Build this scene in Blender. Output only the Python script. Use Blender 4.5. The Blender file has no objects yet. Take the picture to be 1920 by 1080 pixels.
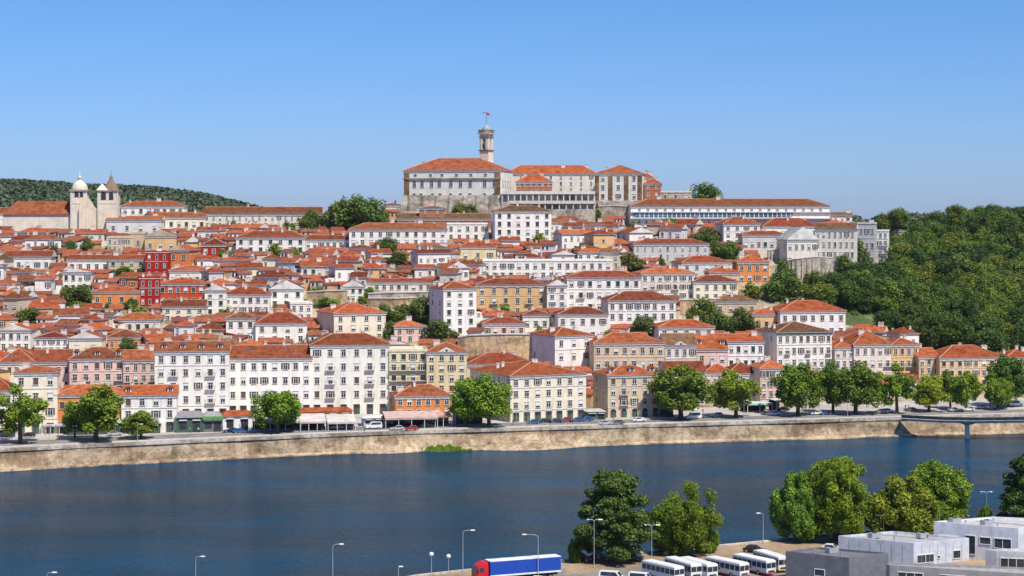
import bpy, math, random
import numpy as np
R = math.radians
C = bpy.context.scene.collection
random.seed(7)
rng = np.random.default_rng(11)

# ------------------------------------------------------------------ camera, sky, sun
F = 3550.0; CAMZ = 68.0; HY = 410.0
scene = bpy.context.scene
cd = bpy.data.cameras.new('camera'); cam = bpy.data.objects.new('camera', cd); C.objects.link(cam)
cam.location = (0, 0, CAMZ); cam.rotation_euler = (R(90), 0, 0)
cd.sensor_width = 36.0; cd.lens = 36.0*F/1920.0; cd.shift_y = -(540-HY)/1920.0
cd.clip_start = 1.0; cd.clip_end = 30000.0
scene.camera = cam
SUN_EL, SUN_AZ = 57.0, 36.0          # elevation; degrees right of straight behind the camera
w = bpy.data.worlds.new('World'); scene.world = w; w.use_nodes = True
nt = w.node_tree; nt.nodes.clear()
sk = nt.nodes.new('ShaderNodeTexSky'); sk.sky_type = 'NISHITA'; sk.sun_disc = False
sk.sun_elevation = R(SUN_EL); sk.sun_rotation = R(180-SUN_AZ)
sk.altitude = 50; sk.air_density = 1.0; sk.dust_density = 0.35; sk.ozone_density = 3.0
bg = nt.nodes.new('ShaderNodeBackground'); bg.inputs['Strength'].default_value = 0.107
wo = nt.nodes.new('ShaderNodeOutputWorld')
tcw = nt.nodes.new('ShaderNodeTexCoord'); sxw = nt.nodes.new('ShaderNodeSeparateXYZ'); nt.links.new(tcw.outputs['Generated'], sxw.inputs[0])
rw = nt.nodes.new('ShaderNodeValToRGB'); nt.links.new(sxw.outputs['Z'], rw.inputs[0]); ew = rw.color_ramp.elements
while len(ew) < 5: ew.new(0.5)
for i_, (p_, c_) in enumerate([(0.0, (.47, .64, 1.16)), (0.06, (.40, .61, 1.07)), (0.115, (.36, .60, 1.0)), (0.3, (.40, .60, .98)), (0.7, (.6, .8, 1.0))]):
    ew[i_].position = p_; ew[i_].color = (*c_, 1)
mw = nt.nodes.new('ShaderNodeMix'); mw.data_type = 'RGBA'; mw.blend_type = 'MULTIPLY'; mw.inputs[0].default_value = 1.0
nt.links.new(sk.outputs[0], mw.inputs[6]); nt.links.new(rw.outputs[0], mw.inputs[7])
nt.links.new(mw.outputs[2], bg.inputs[0]); nt.links.new(bg.outputs[0], wo.inputs[0])
sl = bpy.data.lights.new('sun', 'SUN'); sl.energy = 5.0; sl.angle = R(0.5); sl.color = (1.0, 0.93, 0.81)
so = bpy.data.objects.new('sun', sl); C.objects.link(so)
from mathutils import Vector, Matrix
sd = Vector((math.sin(R(SUN_AZ))*math.cos(R(SUN_EL)), -math.cos(R(SUN_AZ))*math.cos(R(SUN_EL)), math.sin(R(SUN_EL))))
so.rotation_euler = sd.to_track_quat('Z', 'Y').to_euler(); so.location = (200, -100, 400)
vs = scene.view_settings
vs.view_transform = 'Standard'; vs.look = 'None'; vs.gamma = 1.0; vs.use_curve_mapping = False; vs.exposure = 0.25

# ------------------------------------------------------------------ materials
def newmat(name):
    m = bpy.data.materials.new(name); m.use_nodes = True
    n = m.node_tree; b = n.nodes['Principled BSDF']; return m, n, b
def N(n, t, **k):
    o = n.nodes.new(t)
    for a, v in k.items():
        if a in o.inputs: o.inputs[a].default_value = v
        else: setattr(o, a, v)
    return o
def noise(n, scale, detail=4, vec=None, rough=0.55):
    o = N(n, 'ShaderNodeTexNoise'); o.inputs['Scale'].default_value = scale
    o.inputs['Detail'].default_value = detail; o.inputs['Roughness'].default_value = rough
    if vec is not None: n.links.new(vec, o.inputs['Vector'])
    return o.outputs['Fac']
def coords(n, sc=(1, 1, 1), kind='Object'):
    tc = N(n, 'ShaderNodeTexCoord'); mp = N(n, 'ShaderNodeMapping')
    mp.inputs['Scale'].default_value = sc
    n.links.new(tc.outputs[kind], mp.inputs['Vector']); return mp.outputs[0]
def wcoords(n, sc=(1, 1, 1)):
    g = N(n, 'ShaderNodeNewGeometry'); mp = N(n, 'ShaderNodeMapping')
    mp.inputs['Scale'].default_value = sc
    n.links.new(g.outputs['Position'], mp.inputs['Vector']); return mp.outputs[0]
def ramp(n, fac, stops):
    r = N(n, 'ShaderNodeValToRGB'); e = r.color_ramp.elements
    while len(e) < len(stops): e.new(0.5)
    for i, (p, c) in enumerate(stops):
        e[i].position = p; e[i].color = (*c, 1) if len(c) == 3 else c
    n.links.new(fac, r.inputs[0]); return r.outputs[0]
def mix(n, a, b, fac, mode='MIX'):
    x = N(n, 'ShaderNodeMix'); x.data_type = 'RGBA'; x.blend_type = mode
    for s, v in ((0, fac), (6, a), (7, b)):
        if hasattr(v, 'links') or isinstance(v, bpy.types.NodeSocket): n.links.new(v, x.inputs[s])
        elif isinstance(v, (int, float)): x.inputs[s].default_value = v
        else: x.inputs[s].default_value = (*v, 1)
    return x.outputs[2]
def bump(n, b, h, strength=0.3, dist=0.1):
    u = N(n, 'ShaderNodeBump'); u.inputs['Strength'].default_value = strength; u.inputs['Distance'].default_value = dist
    n.links.new(h, u.inputs['Height']); n.links.new(u.outputs[0], b.inputs['Normal'])

def mat_plaster(name='plaster_wall', lo=0.80, hi=1.08):
    m, n, b = newmat(name); oi = N(n, 'ShaderNodeObjectInfo')
    a = noise(n, 0.35, 5, wcoords(n)); s = noise(n, 1.0, 4, wcoords(n, (1.6, 1.6, 0.12)))
    c = mix(n, oi.outputs['Color'], ramp(n, a, [(0.30, (lo, lo*0.97, lo*0.92)), (0.56, (hi, hi, hi))]), 0.55, 'MULTIPLY')
    c = mix(n, c, ramp(n, s, [(0.36, (0.66, 0.60, 0.52)), (0.50, (1, 1, 1))]), 0.36, 'MULTIPLY')
    n.links.new(c, b.inputs['Base Color']); b.inputs['Roughness'].default_value = 0.9
    b.inputs['Specular IOR Level'].default_value = 0.06
    bump(n, b, noise(n, 3.0, 4, wcoords(n)), 0.15, 0.05); return m
def mat_roof():
    m, n, b = newmat('clay_roof_tiles'); oi = N(n, 'ShaderNodeObjectInfo')
    a = noise(n, 0.45, 6, wcoords(n)); s = noise(n, 1.0, 5, coords(n, (2.2, 0.5, 0.5)), 0.7)
    f = noise(n, 2.6, 3, wcoords(n), 0.8)
    c = mix(n, oi.outputs['Color'], ramp(n, a, [(0.33, (0.55, 0.50, 0.46)), (0.50, (1.0, 1.0, 1.0)), (0.68, (1.2, 1.35, 1.35))]), 0.85, 'MULTIPLY')
    c = mix(n, c, ramp(n, s, [(0.35, (0.60, 0.55, 0.52)), (0.62, (1.25, 1.2, 1.12))]), 0.6, 'MULTIPLY')
    c = mix(n, c, ramp(n, f, [(0.40, (0.68, 0.66, 0.64)), (0.60, (1.16, 1.16, 1.16))]), 0.55, 'MULTIPLY')
    n.links.new(c, b.inputs['Base Color']); b.inputs['Roughness'].default_value = 0.85
    b.inputs['Specular IOR Level'].default_value = 0.06
    bump(n, b, s, 0.5, 0.15); return m
def mat_plain(name, col, rough=0.7, metal=0.0, var=0.25, scale=1.5, objcol=False, spec=0.4):
    m, n, b = newmat(name)
    a = noise(n, scale, 4, wcoords(n))
    base = col
    if objcol: base = N(n, 'ShaderNodeObjectInfo').outputs['Color']
    c = mix(n, base, ramp(n, a, [(0.32, (1-var,)*3), (0.62, (1+var*0.3,)*3)]), 1.0, 'MULTIPLY')
    n.links.new(c, b.inputs['Base Color']); b.inputs['Roughness'].default_value = rough
    b.inputs['Metallic'].default_value = metal; b.inputs['Specular IOR Level'].default_value = spec
    return m
def mat_leaf(name, base, tip, trans=0.25, calm=False):
    m, n, b = newmat(name); g = N(n, 'ShaderNodeNewGeometry'); oi = N(n, 'ShaderNodeObjectInfo')
    r = g.outputs['Random Per Island']
    a = noise(n, 1.1, 3, coords(n, (2, 2, 2)))
    if calm: q = N(n, 'ShaderNodeMapRange'); q.inputs['To Min'].default_value = 0.2; q.inputs['To Max'].default_value = 0.62; n.links.new(r, q.inputs['Value']); r = q.outputs[0]
    c = mix(n, base, tip, r)
    c = mix(n, c, ramp(n, a, [(0.35, (0.55, 0.62, 0.55)), (0.65, (1.3, 1.2, 1.1))]), 0.8, 'MULTIPLY')
    c = mix(n, c, oi.outputs['Color'], 1.0, 'MULTIPLY')
    n.links.new(c, b.inputs['Base Color']); b.inputs['Roughness'].default_value = 0.55
    b.inputs['Specular IOR Level'].default_value = 0.25
    t = N(n, 'ShaderNodeBsdfTranslucent'); ms = N(n, 'ShaderNodeMixShader'); ms.inputs[0].default_value = trans
    n.links.new(c, t.inputs[0]); n.links.new(b.outputs[0], ms.inputs[1]); n.links.new(t.outputs[0], ms.inputs[2])
    n.links.new(ms.outputs[0], n.nodes['Material Output'].inputs['Surface']); return m

M = {}
M['wall'] = mat_plaster()
M['roof'] = mat_roof()
M['trim'] = mat_plain('pale_stone_trim', (0.62, 0.59, 0.55), 0.85, var=0.3)
M['eave'] = mat_plain('grey_eaves_gutter', (0.30, 0.32, 0.36), 0.7, var=0.2)
M['ridge'] = mat_plain('mortared_ridge_tiles', (0.60, 0.30, 0.19), 0.85, var=0.4)
M['glass'] = mat_plain('window_glass', (0.035, 0.045, 0.055), 0.12, var=0.5, scale=0.6, spec=0.6)
M['white'] = mat_plain('white_painted_wood', (0.74, 0.74, 0.72), 0.6, var=0.15)
M['shutter'] = mat_plain('brown_shutter', (0.10, 0.07, 0.06), 0.7)
M['greenwood'] = mat_plain('green_painted_wood', (0.05, 0.13, 0.09), 0.6)
M['iron'] = mat_plain('dark_iron', (0.04, 0.04, 0.045), 0.5, 0.4)
M['steel'] = mat_plain('galvanised_steel', (0.5, 0.51, 0.52), 0.45, 0.5, var=0.15)
M['dark'] = mat_plain('dark_interior', (0.035, 0.038, 0.05), 0.9, var=0.5)
M['paint'] = mat_plain('gloss_paint', (1, 1, 1), 0.3, objcol=True, var=0.08, spec=0.5)
M['matte'] = mat_plain('matte_paint', (1, 1, 1), 0.75, objcol=True, var=0.22, scale=0.8)
M['fabric'] = mat_plain('canvas_cloth', (1, 1, 1), 0.9, objcol=True, var=0.25, scale=0.5)
M['rubber'] = mat_plain('black_rubber', (0.02, 0.02, 0.02), 0.8)
M['bark'] = mat_plain('tree_bark', (0.11, 0.08, 0.055), 0.95, var=0.5, scale=3)
M['leaf'] = mat_leaf('broadleaf_foliage', (0.085, 0.15, 0.014), (0.27, 0.37, 0.04))
M['leafdark'] = mat_leaf('dark_foliage', (0.055, 0.10, 0.018), (0.22, 0.28, 0.05), 0.22, True)
M['leafpine'] = mat_leaf('needle_foliage', (0.04, 0.075, 0.014), (0.14, 0.20, 0.04), 0.15)
M['leafyel'] = mat_leaf('yellow_green_foliage', (0.15, 0.24, 0.02), (0.42, 0.48, 0.05), 0.5)
M['skin'] = mat_plain('skin', (0.5, 0.3, 0.2), 0.6)

def mat_stone(name, c1, c2, sc=0.6, bs=0.6, veg=0.0):
    m, n, b = newmat(name); v = wcoords(n)
    a = noise(n, 0.12*sc*2, 6, v, 0.65); f = noise(n, 1.4*sc, 6, v, 0.7)
    c = ramp(n, a, [(0.34, c1), (0.62, c2)])
    c = mix(n, c, ramp(n, f, [(0.33, (0.45, 0.42, 0.38)), (0.6, (1.15, 1.12, 1.1))]), 0.7, 'MULTIPLY')
    br = N(n, 'ShaderNodeTexBrick'); br.inputs['Scale'].default_value = 1.0
    br.inputs['Brick Width'].default_value = 1.3; br.inputs['Row Height'].default_value = 0.55
    br.inputs['Mortar Size'].default_value = 0.03
    br.inputs['Color1'].default_value = (1, 1, 1, 1); br.inputs['Color2'].default_value = (0.8, 0.78, 0.75, 1); br.inputs['Mortar'].default_value = (0.55, 0.5, 0.45, 1)
    # masonry runs along X with Z up
    sx = N(n, 'ShaderNodeSeparateXYZ'); cx = N(n, 'ShaderNodeCombineXYZ')
    n.links.new(v, sx.inputs[0]); n.links.new(sx.outputs['X'], cx.inputs['X']); n.links.new(sx.outputs['Z'], cx.inputs['Y']); n.links.new(cx.outputs[0], br.inputs['Vector'])
    c = mix(n, c, br.outputs['Color'], 0.5, 'MULTIPLY'); bl = noise(n, 0.10, 5, wcoords(n, (1, 1, 2.0)), 0.7); c = mix(n, c, ramp(n, bl, [(0.42, (0.50, 0.40, 0.32)), (0.50, (1, 1, 1)), (0.62, (1.12, 1.02, 0.90))]), 0.75, 'MULTIPLY')
    st = noise(n, 1, 5, wcoords(n, (0.5, 0.5, 0.06)), 0.6)
    c = mix(n, c, ramp(n, st, [(0.40, (0.45, 0.40, 0.34)), (0.50, (1, 1, 1))]), 0.45, 'MULTIPLY')
    if veg > 0:
        g = noise(n, 0.16, 5, wcoords(n), 0.7)
        gm = ramp(n, g, [(0.60, (0, 0, 0)), (0.66, (1, 1, 1))])
        gf = N(n, 'ShaderNodeMath', operation='MULTIPLY'); n.links.new(gm, gf.inputs[0]); gf.inputs[1].default_value = veg
        c = mix(n, c, (0.07, 0.085, 0.03), gf.outputs[0])
    n.links.new(c, b.inputs['Base Color']); b.inputs['Roughness'].default_value = 0.95
    bump(n, b, f, bs, 0.3); return m
M['quay'] = mat_stone('quay_masonry', (0.35, 0.265, 0.175), (0.56, 0.455, 0.32), veg=0.6)
M['ochrewall'] = mat_stone('ochre_retaining_wall', (0.56, 0.42, 0.25), (0.72, 0.56, 0.36))
M['greystone'] = mat_stone('grey_old_masonry', (0.27, 0.25, 0.22), (0.42, 0.39, 0.35))
M['palestone'] = mat_stone('pale_weathered_masonry', (0.40, 0.37, 0.32), (0.60, 0.57, 0.52))
M['brownstone'] = mat_stone('brown_sandstone', (0.20, 0.12, 0.06), (0.33, 0.22, 0.12))

def mat_ground(name, cols, s1=0.05, s2=0.8, rough=0.95, bs=0.3):
    m, n, b = newmat(name); v = wcoords(n)
    a = noise(n, s1, 6, v, 0.65); f = noise(n, s2, 5, v, 0.7)
    c = ramp(n, a, cols)
    c = mix(n, c, ramp(n, f, [(0.35, (0.6, 0.58, 0.55)), (0.62, (1.15, 1.14, 1.12))]), 0.6, 'MULTIPLY')
    n.links.new(c, b.inputs['Base Color']); b.inputs['Roughness'].default_value = rough
    bump(n, b, f, bs, 0.2); return m
M['hill'] = mat_ground('hillside_earth_and_grass', [(0.36, (0.07, 0.085, 0.03)), (0.46, (0.22, 0.18, 0.10)), (0.56, (0.42, 0.34, 0.25))])
M['wood_floor'] = mat_ground('grassy_slope', [(0.36, (0.03, 0.05, 0.015)), (0.55, (0.07, 0.10, 0.025)), (0.66, (0.20, 0.19, 0.09))])
M['asphalt'] = mat_ground('asphalt', [(0.4, (0.17, 0.155, 0.15)), (0.6, (0.24, 0.22, 0.21))], 0.08, 1.2)
M['paving'] = mat_ground('pale_stone_paving', [(0.4, (0.36, 0.325, 0.295)), (0.6, (0.47, 0.43, 0.395))], 0.07, 1.0)
M['dirt'] = mat_ground('tan_packed_dirt', [(0.38, (0.24, 0.165, 0.10)), (0.6, (0.36, 0.26, 0.17))], 0.05, 0.7)
M['grass'] = mat_ground('short_grass', [(0.4, (0.045, 0.085, 0.015)), (0.6, (0.10, 0.14, 0.03))], 0.3, 2.0)
M['concrete'] = mat_plain('concrete', (0.46, 0.45, 0.43), 0.85, var=0.3, scale=0.5)
M['line'] = mat_plain('road_paint', (0.7, 0.7, 0.68), 0.8)

def mat_water():
    m, n, b = newmat('river_water'); v = wcoords(n, (1.0, 2.2, 1.0))
    a = noise(n, 0.010, 5, wcoords(n, (0.7, 2.5, 1)), 0.6)
    c = ramp(n, a, [(0.38, (0.004, 0.047, 0.098)), (0.62, (0.007, 0.074, 0.155))])
    n.links.new(c, b.inputs['Base Color']); b.inputs['IOR'].default_value = 1.07
    rr = ramp(n, a, [(0.35, (0.10,)*3), (0.65, (0.22,)*3)]); n.links.new(rr, b.inputs['Roughness'])
    h1 = noise(n, 1.0, 6, wcoords(n, (0.13, 0.30, 1)), 0.70); h2 = noise(n, 1.0, 3, wcoords(n, (0.55, 1.1, 1)), 0.6)
    gu = noise(n, 1.0, 3, wcoords(n, (0.012, 0.03, 1)), 0.6)              # gusts: patches of rougher water
    ad = N(n, 'ShaderNodeMath', operation='MULTIPLY_ADD'); n.links.new(h2, ad.inputs[0]); ad.inputs[1].default_value = 0.8; n.links.new(h1, ad.inputs[2])
    gm = N(n, 'ShaderNodeMath', operation='MULTIPLY'); n.links.new(ad.outputs[0], gm.inputs[0]); n.links.new(ramp(n, gu, [(0.35, (0.55,)*3), (0.65, (1.3,)*3)]), gm.inputs[1])
    bump(n, b, gm.outputs[0], 1.0, 4.2); return m
M['water'] = mat_water()

# ------------------------------------------------------------------ mesh helpers
class MB:
    def __init__(s): s.v = []; s.f = []; s.m = []; s.mats = []
    def mi(s, mat):
        if mat not in s.mats: s.mats.append(mat)
        return s.mats.index(mat)
    def poly(s, pts, mat):
        i = len(s.v); s.v += [tuple(p) for p in pts]; s.f.append(list(range(i, i+len(pts)))); s.m.append(s.mi(mat))
    def prism(s, base, top, mat, cap=True):
        n = len(base); i = len(s.v); s.v += [tuple(p) for p in base]+[tuple(p) for p in top]; k = s.mi(mat)
        for a in range(n):
            b = (a+1) % n; s.f.append([i+a, i+b, i+n+b, i+n+a]); s.m.append(k)
        if cap:
            s.f.append([i+a for a in range(n)][::-1]); s.m.append(k)
            s.f.append([i+n+a for a in range(n)]); s.m.append(k)
    def box(s, x0, x1, y0, y1, z0, z1, mat):
        s.prism([(x0, y0, z0), (x1, y0, z0), (x1, y1, z0), (x0, y1, z0)], [(x0, y0, z1), (x1, y0, z1), (x1, y1, z1), (x0, y1, z1)], mat)
    def cyl(s, p0, p1, r0, r1, mat, n=8, cap=True):
        p0 = Vector(p0); p1 = Vector(p1); d = (p1-p0).normalized()
        u = d.orthogonal().normalized(); v = d.cross(u)
        A = [p0+(u*math.cos(t)+v*math.sin(t))*r0 for t in [2*math.pi*k/n for k in range(n)]]
        B = [p1+(u*math.cos(t)+v*math.sin(t))*r1 for t in [2*math.pi*k/n for k in range(n)]]
        s.prism(A, B, mat, cap)
    def lathe(s, prof, cx, cy, mat, n=16, ang=0):
        k = s.mi(mat); i0 = len(s.v)
        for (r, z) in prof:
            for a in range(n):
                t = 2*math.pi*a/n+ang; s.v.append((cx+r*math.cos(t), cy+r*math.sin(t), z))
        for j in range(len(prof)-1):
            for a in range(n):
                b = (a+1) % n; s.f.append([i0+j*n+a, i0+j*n+b, i0+(j+1)*n+b, i0+(j+1)*n+a]); s.m.append(k)
        s.f.append([i0+(len(prof)-1)*n+a for a in range(n)]); s.m.append(k)
    def mesh(s, name):
        me = bpy.data.meshes.new(name); me.from_pydata(s.v, [], s.f)
        for mt in s.mats: me.materials.append(mt)
        me.polygons.foreach_set('material_index', s.m); me.update(); return me
    def build(s, name, parent=None, color=None, smooth=False):
        return link(name, s.mesh(name), parent, color, smooth)
def link(name, me, parent=None, color=None, smooth=False):
    o = bpy.data.objects.new(name, me); C.objects.link(o)
    if parent is not None: o.parent = parent
    if color: o.color = (*color, 1)
    if smooth: me.polygons.foreach_set('use_smooth', [True]*len(me.polygons))
    return o
def tag(o, label=None, cat=None, group=None, kind=None):
    if label: o['label'] = label
    if cat: o['category'] = cat
    if group: o['group'] = group
    if kind: o['kind'] = kind
    return o
def empty(name, loc, rz=0.0):
    o = bpy.data.objects.new(name, None); C.objects.link(o); o.location = loc; o.rotation_euler = (0, 0, rz); o.empty_display_size = 1; return o
def copy_tree(o, kids, parent=None):
    c = o.copy(); C.objects.link(c)
    if parent is not None: c.parent = parent
    for ch in kids.get(o.name, []): copy_tree(ch, kids, c)
    return c
def kidmap(root):
    km = {}
    def rec(o):
        km[o.name] = list(o.children)
        for c in o.children: rec(c)
    rec(root); return km

# ------------------------------------------------------------------ terrain
def ip(tab, x):
    if x <= tab[0][0]: return tab[0][1]
    for (a, va), (b, vb) in zip(tab, tab[1:]):
        if x <= b: return va+(vb-va)*(x-a)/(b-a)
    return tab[-1][1]
T_BANK = [(-2000, 400), (-600, 478), (0, 511), (700, 551), (1300, 575), (1920, 602), (3000, 640), (4500, 690)]
T_FRONT = [(-2000, 470), (-600, 525), (0, 560), (650, 602), (1030, 604), (1500, 634), (1920, 655), (3000, 690), (4500, 740)]
T_CREST = [(-2000, 780), (0, 852), (700, 882), (900, 900), (1250, 895), (1550, 875), (1920, 890), (3000, 900), (4500, 930)]
T_ZC = [(-2000, 50), (-400, 58), (0, 62), (380, 64.5), (640, 68), (740, 72), (1240, 73), (1310, 70), (1560, 66.5), (1640, 60), (1700, 54), (1760, 57), (1850, 64), (1920, 65), (2600, 70), (4500, 60)]
ZS = 5.5
def hump(x, y): return math.sin(x*0.031+1.3)*math.sin(y*0.037+0.4)*1.6+math.sin(x*0.083+y*0.06)*0.7
def zt(X, Y):
    px = 960+X/Y*F
    yf = ip(T_FRONT, px)+8; yc = ip(T_CREST, px); zc = ip(T_ZC, px)
    if Y <= yf: return ZS
    if Y <= yc:
        t = (Y-yf)/(yc-yf); return ZS+(zc-ZS)*t+hump(X, Y)*min(1, t*4)*min(1, (1-t)*6)
    e = Y-yc
    if e < 40: return zc
    return max(20.0, zc-(e-40)*0.12)
def hit(px, py):
    lo, hi = 470.0, ip(T_CREST, px)+25
    g = lambda Y: CAMZ-(py-HY)*Y/F-zt((px-960)/F*Y, Y)
    if g(hi) > 0: return hi
    for _ in range(40):
        m = (lo+hi)/2
        if g(m) > 0: lo = m
        else: hi = m
    return lo
def PX(px, Y): return (px-960)/F*Y
def PZ(py, Y): return CAMZ-(py-HY)*Y/F
def onplane(px, py, z):
    Y = (CAMZ-z)*F/(py-HY); return Vector((PX(px, Y), Y, z))
def proj(X, Y, Z): return 960+X/Y*F, HY+(CAMZ-Z)/Y*F

pxs = [-2000, -1400, -1000, -700, -500]+list(range(-400, 2400, 25))+[2500, 2700, 3000, 3500, 4500]
def grid(name, rows, mat, **k):
    nr, nc = len(rows), len(rows[0]); v = [p for r in rows for p in r]
    f = [[i*nc+j, i*nc+j+1, (i+1)*nc+j+1, (i+1)*nc+j] for i in range(nr-1) for j in range(nc-1)]
    me = bpy.data.meshes.new(name); me.from_pydata(v, [], f); me.materials.append(mat); me.update()
    return link(name, me, **k)
rows = []
for k in range(0, 75):
    row = []
    for p in pxs:
        yb = ip(T_BANK, p)+1.2
        if k < 8: Y = yb+(ip(T_FRONT, p)+6-yb)*k/8
        elif k <= 60: Y = ip(T_FRONT, p)+6+(ip(T_CREST, p)+30-ip(T_FRONT, p)-6)*(k-8)/52
        else: Y = ip(T_CREST, p)+30+((k-60)**2.6)*5.0
        X = PX(p, Y); row.append((X, Y, zt(X, Y)))
    rows.append(row)
terr = grid('hillside_ground', rows, M['hill'], smooth=True); terr['kind'] = 'structure'
terr.data.materials.append(M['wood_floor'])
for p in terr.data.polygons:
    c = p.center; q, r_ = proj(c.x, c.y, c.z)
    lim = ip([(400, 1680), (470, 1600), (500, 1560), (560, 1470), (590, 1560), (620, 1600), (650, 1720), (690, 1960)], r_)
    if q > lim or c.y > ip(T_CREST, q)+60: p.material_index = 1
# promenade paving, road, kerb
def strip(name, a0, a1, z, mat, kind='structure', sub=1, p0=-700, p1=2700):
    rr = []
    for t in (0, 1):
        row = []
        for p in range(p0, p1+1, 50):
            yb, yf = ip(T_BANK, p), ip(T_FRONT, p)
            Y = yb+(a0 if t == 0 else a1) if a1 < 30 else yb+(a0 if t == 0 else min(a1, yf-yb+4))
            row.append((PX(p, Y), Y, z))
        rr.append(row)
    o = grid(name, rr, mat); o['kind'] = kind; return o
strip('paving', 1.2, 60, ZS+0.03, M['paving'])
strip('road', 7.5, 19.0, ZS+0.034+0.004, M['asphalt'])
def solidstrip(name, a0, a1, z0, z1, mat, p0=-700, p1=2700, parent=None):
    mb = MB()
    ps = list(range(p0, p1+1, 25))
    for p, q in zip(ps, ps[1:]):
        A = [(PX(p, ip(T_BANK, p)+a), ip(T_BANK, p)+a) for a in (a0, a1)]; B = [(PX(q, ip(T_BANK, q)+a), ip(T_BANK, q)+a) for a in (a0, a1)]
        b = [A[0], B[0], B[1], A[1]]
        mb.prism([(x, y, z0) for x, y in b], [(x, y, z1) for x, y in b], mat)
    return mb.build(name, parent)
solidstrip('kerb', 7.2, 7.5, ZS-0.2, ZS+0.14, M['trim'])['kind'] = 'structure'
solidstrip('kerb', 19.0, 19.3, ZS-0.2, ZS+0.14, M['trim'])['kind'] = 'structure'
mb = MB()
for p in range(-500, 2500, 36):
    for a in (13.2,):
        y0 = ip(T_BANK, p)+a; y1 = ip(T_BANK, p+14)+a
        mb.poly([(PX(p, y0), y0, ZS+0.042), (PX(p+14, y1), y1, ZS+0.042), (PX(p+14, y1), y1+0.18, ZS+0.042), (PX(p, y0), y0+0.18, ZS+0.042)], M['line'])
mb.build('lane_marking')['kind'] = 'structure'

# quay wall: battered, uneven, capped with a ledge
qw = empty('quay_wall', (0, 0, 0)); tag(qw, 'long tan stone quay wall along the far bank of the river', 'quay wall')
rows = []
zs = [-1.5, 0.0, 0.35, 0.8, 1.5, 2.2, 3.0, 3.8, 4.5, 5.0]
for z in zs:
    row = []
    for p in range(-800, 2800, 8):
        yb = ip(T_BANK, p); off = (0.0 if z < 0.4 else -0.9)+(-z*0.10)
        wob = 0.3*math.sin(p*0.021+z*0.3)*math.sin(p*0.0093)+random.uniform(-0.07, 0.07)
        foot = max(0, math.sin(p*0.006+2.0))*1.6*max(0, 1-z/3.5)
        for (c_, w_, a_) in ((1000, 95, 4.2), (730, 60, 2.6), (1560, 60, 1.5)): foot += a_*max(0, 1-((p-c_)/w_)**2)*max(0, 1-z/3.6)**1.3
        Y = yb-off*1.0-1.2-foot+wob*(0.5 if z > 0.4 else 1); row.append((PX(p, Y), Y, z))
    rows.append(row)
o = grid('stone_face', rows, M['quay'], parent=qw)
solidstrip('coping_ledge', -0.12, 1.4, 5.05, ZS+0.06, M['palestone'], parent=qw)
solidstrip('parapet', 0.0, 0.3, ZS+0.06, ZS+0.5, M['palestone'], parent=qw)
# grassy wedge at the foot of the wall
mb = MB()
gp = []
for k in range(25):
    p = 783+k*4.8; t = k/24; h = 2.6*math.sin(math.pi*min(1, t*1.25+0.02))**0.7 if t < 0.8 else 0.5
    gp.append((p, max(0.35, h*0.75+0.5*math.sin(k*1.7)), 1.0+3.2*math.sin(math.pi*t)+0.6*math.sin(k*2.3)))
rows = [[], [], [], []]
for (p, h, d) in gp:
    yb = ip(T_BANK, p)
    for j, (dd, zz) in enumerate(((1.2, h), (-0.5, h*0.8), (-d*0.6-0.5, h*0.3), (-d-1, -0.5))):
        rows[j].append((PX(p, yb+dd), yb+dd, zz+random.uniform(-0.1, 0.15)*(j < 3)))
grid('grass_bank', rows[::-1], M['grass'])['kind'] = 'structure'
v = []; f = []
for k in range(5200):
    t = random.random(); i = min(23, int(t*24)); a = random.random()
    p, h, d = gp[i]; p += random.random()*4.8; yb = ip(T_BANK, p); dd = -0.3-a*d; zz = h*0.8*(1-a)
    x = PX(p, yb+dd); y = yb+dd; ang = random.random()*3.14; s = random.uniform(0.1, 0.25); hh = random.uniform(0.15, 0.45)
    n0 = len(v); v += [(x-s*math.cos(ang), y-s*math.sin(ang), zz-0.1), (x+s*math.cos(ang), y+s*math.sin(ang), zz-0.1), (x+random.uniform(-.2, .2), y, zz+hh)]; f.append([n0, n0+1, n0+2])
me = bpy.data.meshes.new('reeds'); me.from_pydata(v, [], f); me.materials.append(M['leaf'])
tag(link('reeds', me, None, (1.1, 1.1, 0.8)), 'tufts of green grass at the foot of the quay wall', 'grass', kind='stuff')

# river
o = grid('river_water', [[(-3500, 150, 0), (3500, 150, 0)], [(-3500, 760, 0), (3500, 760, 0)]], M['water']); o['kind'] = 'structure'
o = grid('river_bed', [[(-3500, 100, -4), (3500, 100, -4)], [(-3500, 800, -4), (3500, 800, -4)]], M['dirt']); o['kind'] = 'structure'
# far hills
T_HILL = [(-1500, 380), (-300, 345), (0, 341), (60, 343), (150, 350), (220, 352), (300, 356), (380, 366), (440, 380), (490, 392), (560, 402), (900, 408), (1500, 408), (1660, 404), (1760, 404), (1920, 402), (2600, 392), (4000, 400)]
rows = []
for k in range(9):
    Y = 1250+k*95; row = []
    for p in range(-1500, 4001, 40):
        zt_ = PZ(ip(T_HILL, p)+6, 1950); t = min(1, k/7)
        row.append((PX(p, Y), Y, 30+(zt_-30)*math.sin(t*math.pi/2)**0.9))
    rows.append(row)
rows.append([(PX(p, 6000)*1.0, 6000, 10) for p in range(-1500, 4001, 40)])
hl = grid('hills', rows, M['wood_floor'], smooth=True); hl['kind'] = 'structure'
def hillz(p, Y):
    k = (Y-1250)/95; t = min(1, k/7); return 30+(PZ(ip(T_HILL, p)+6, 1950)-30)*math.sin(t*math.pi/2)**0.9

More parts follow.
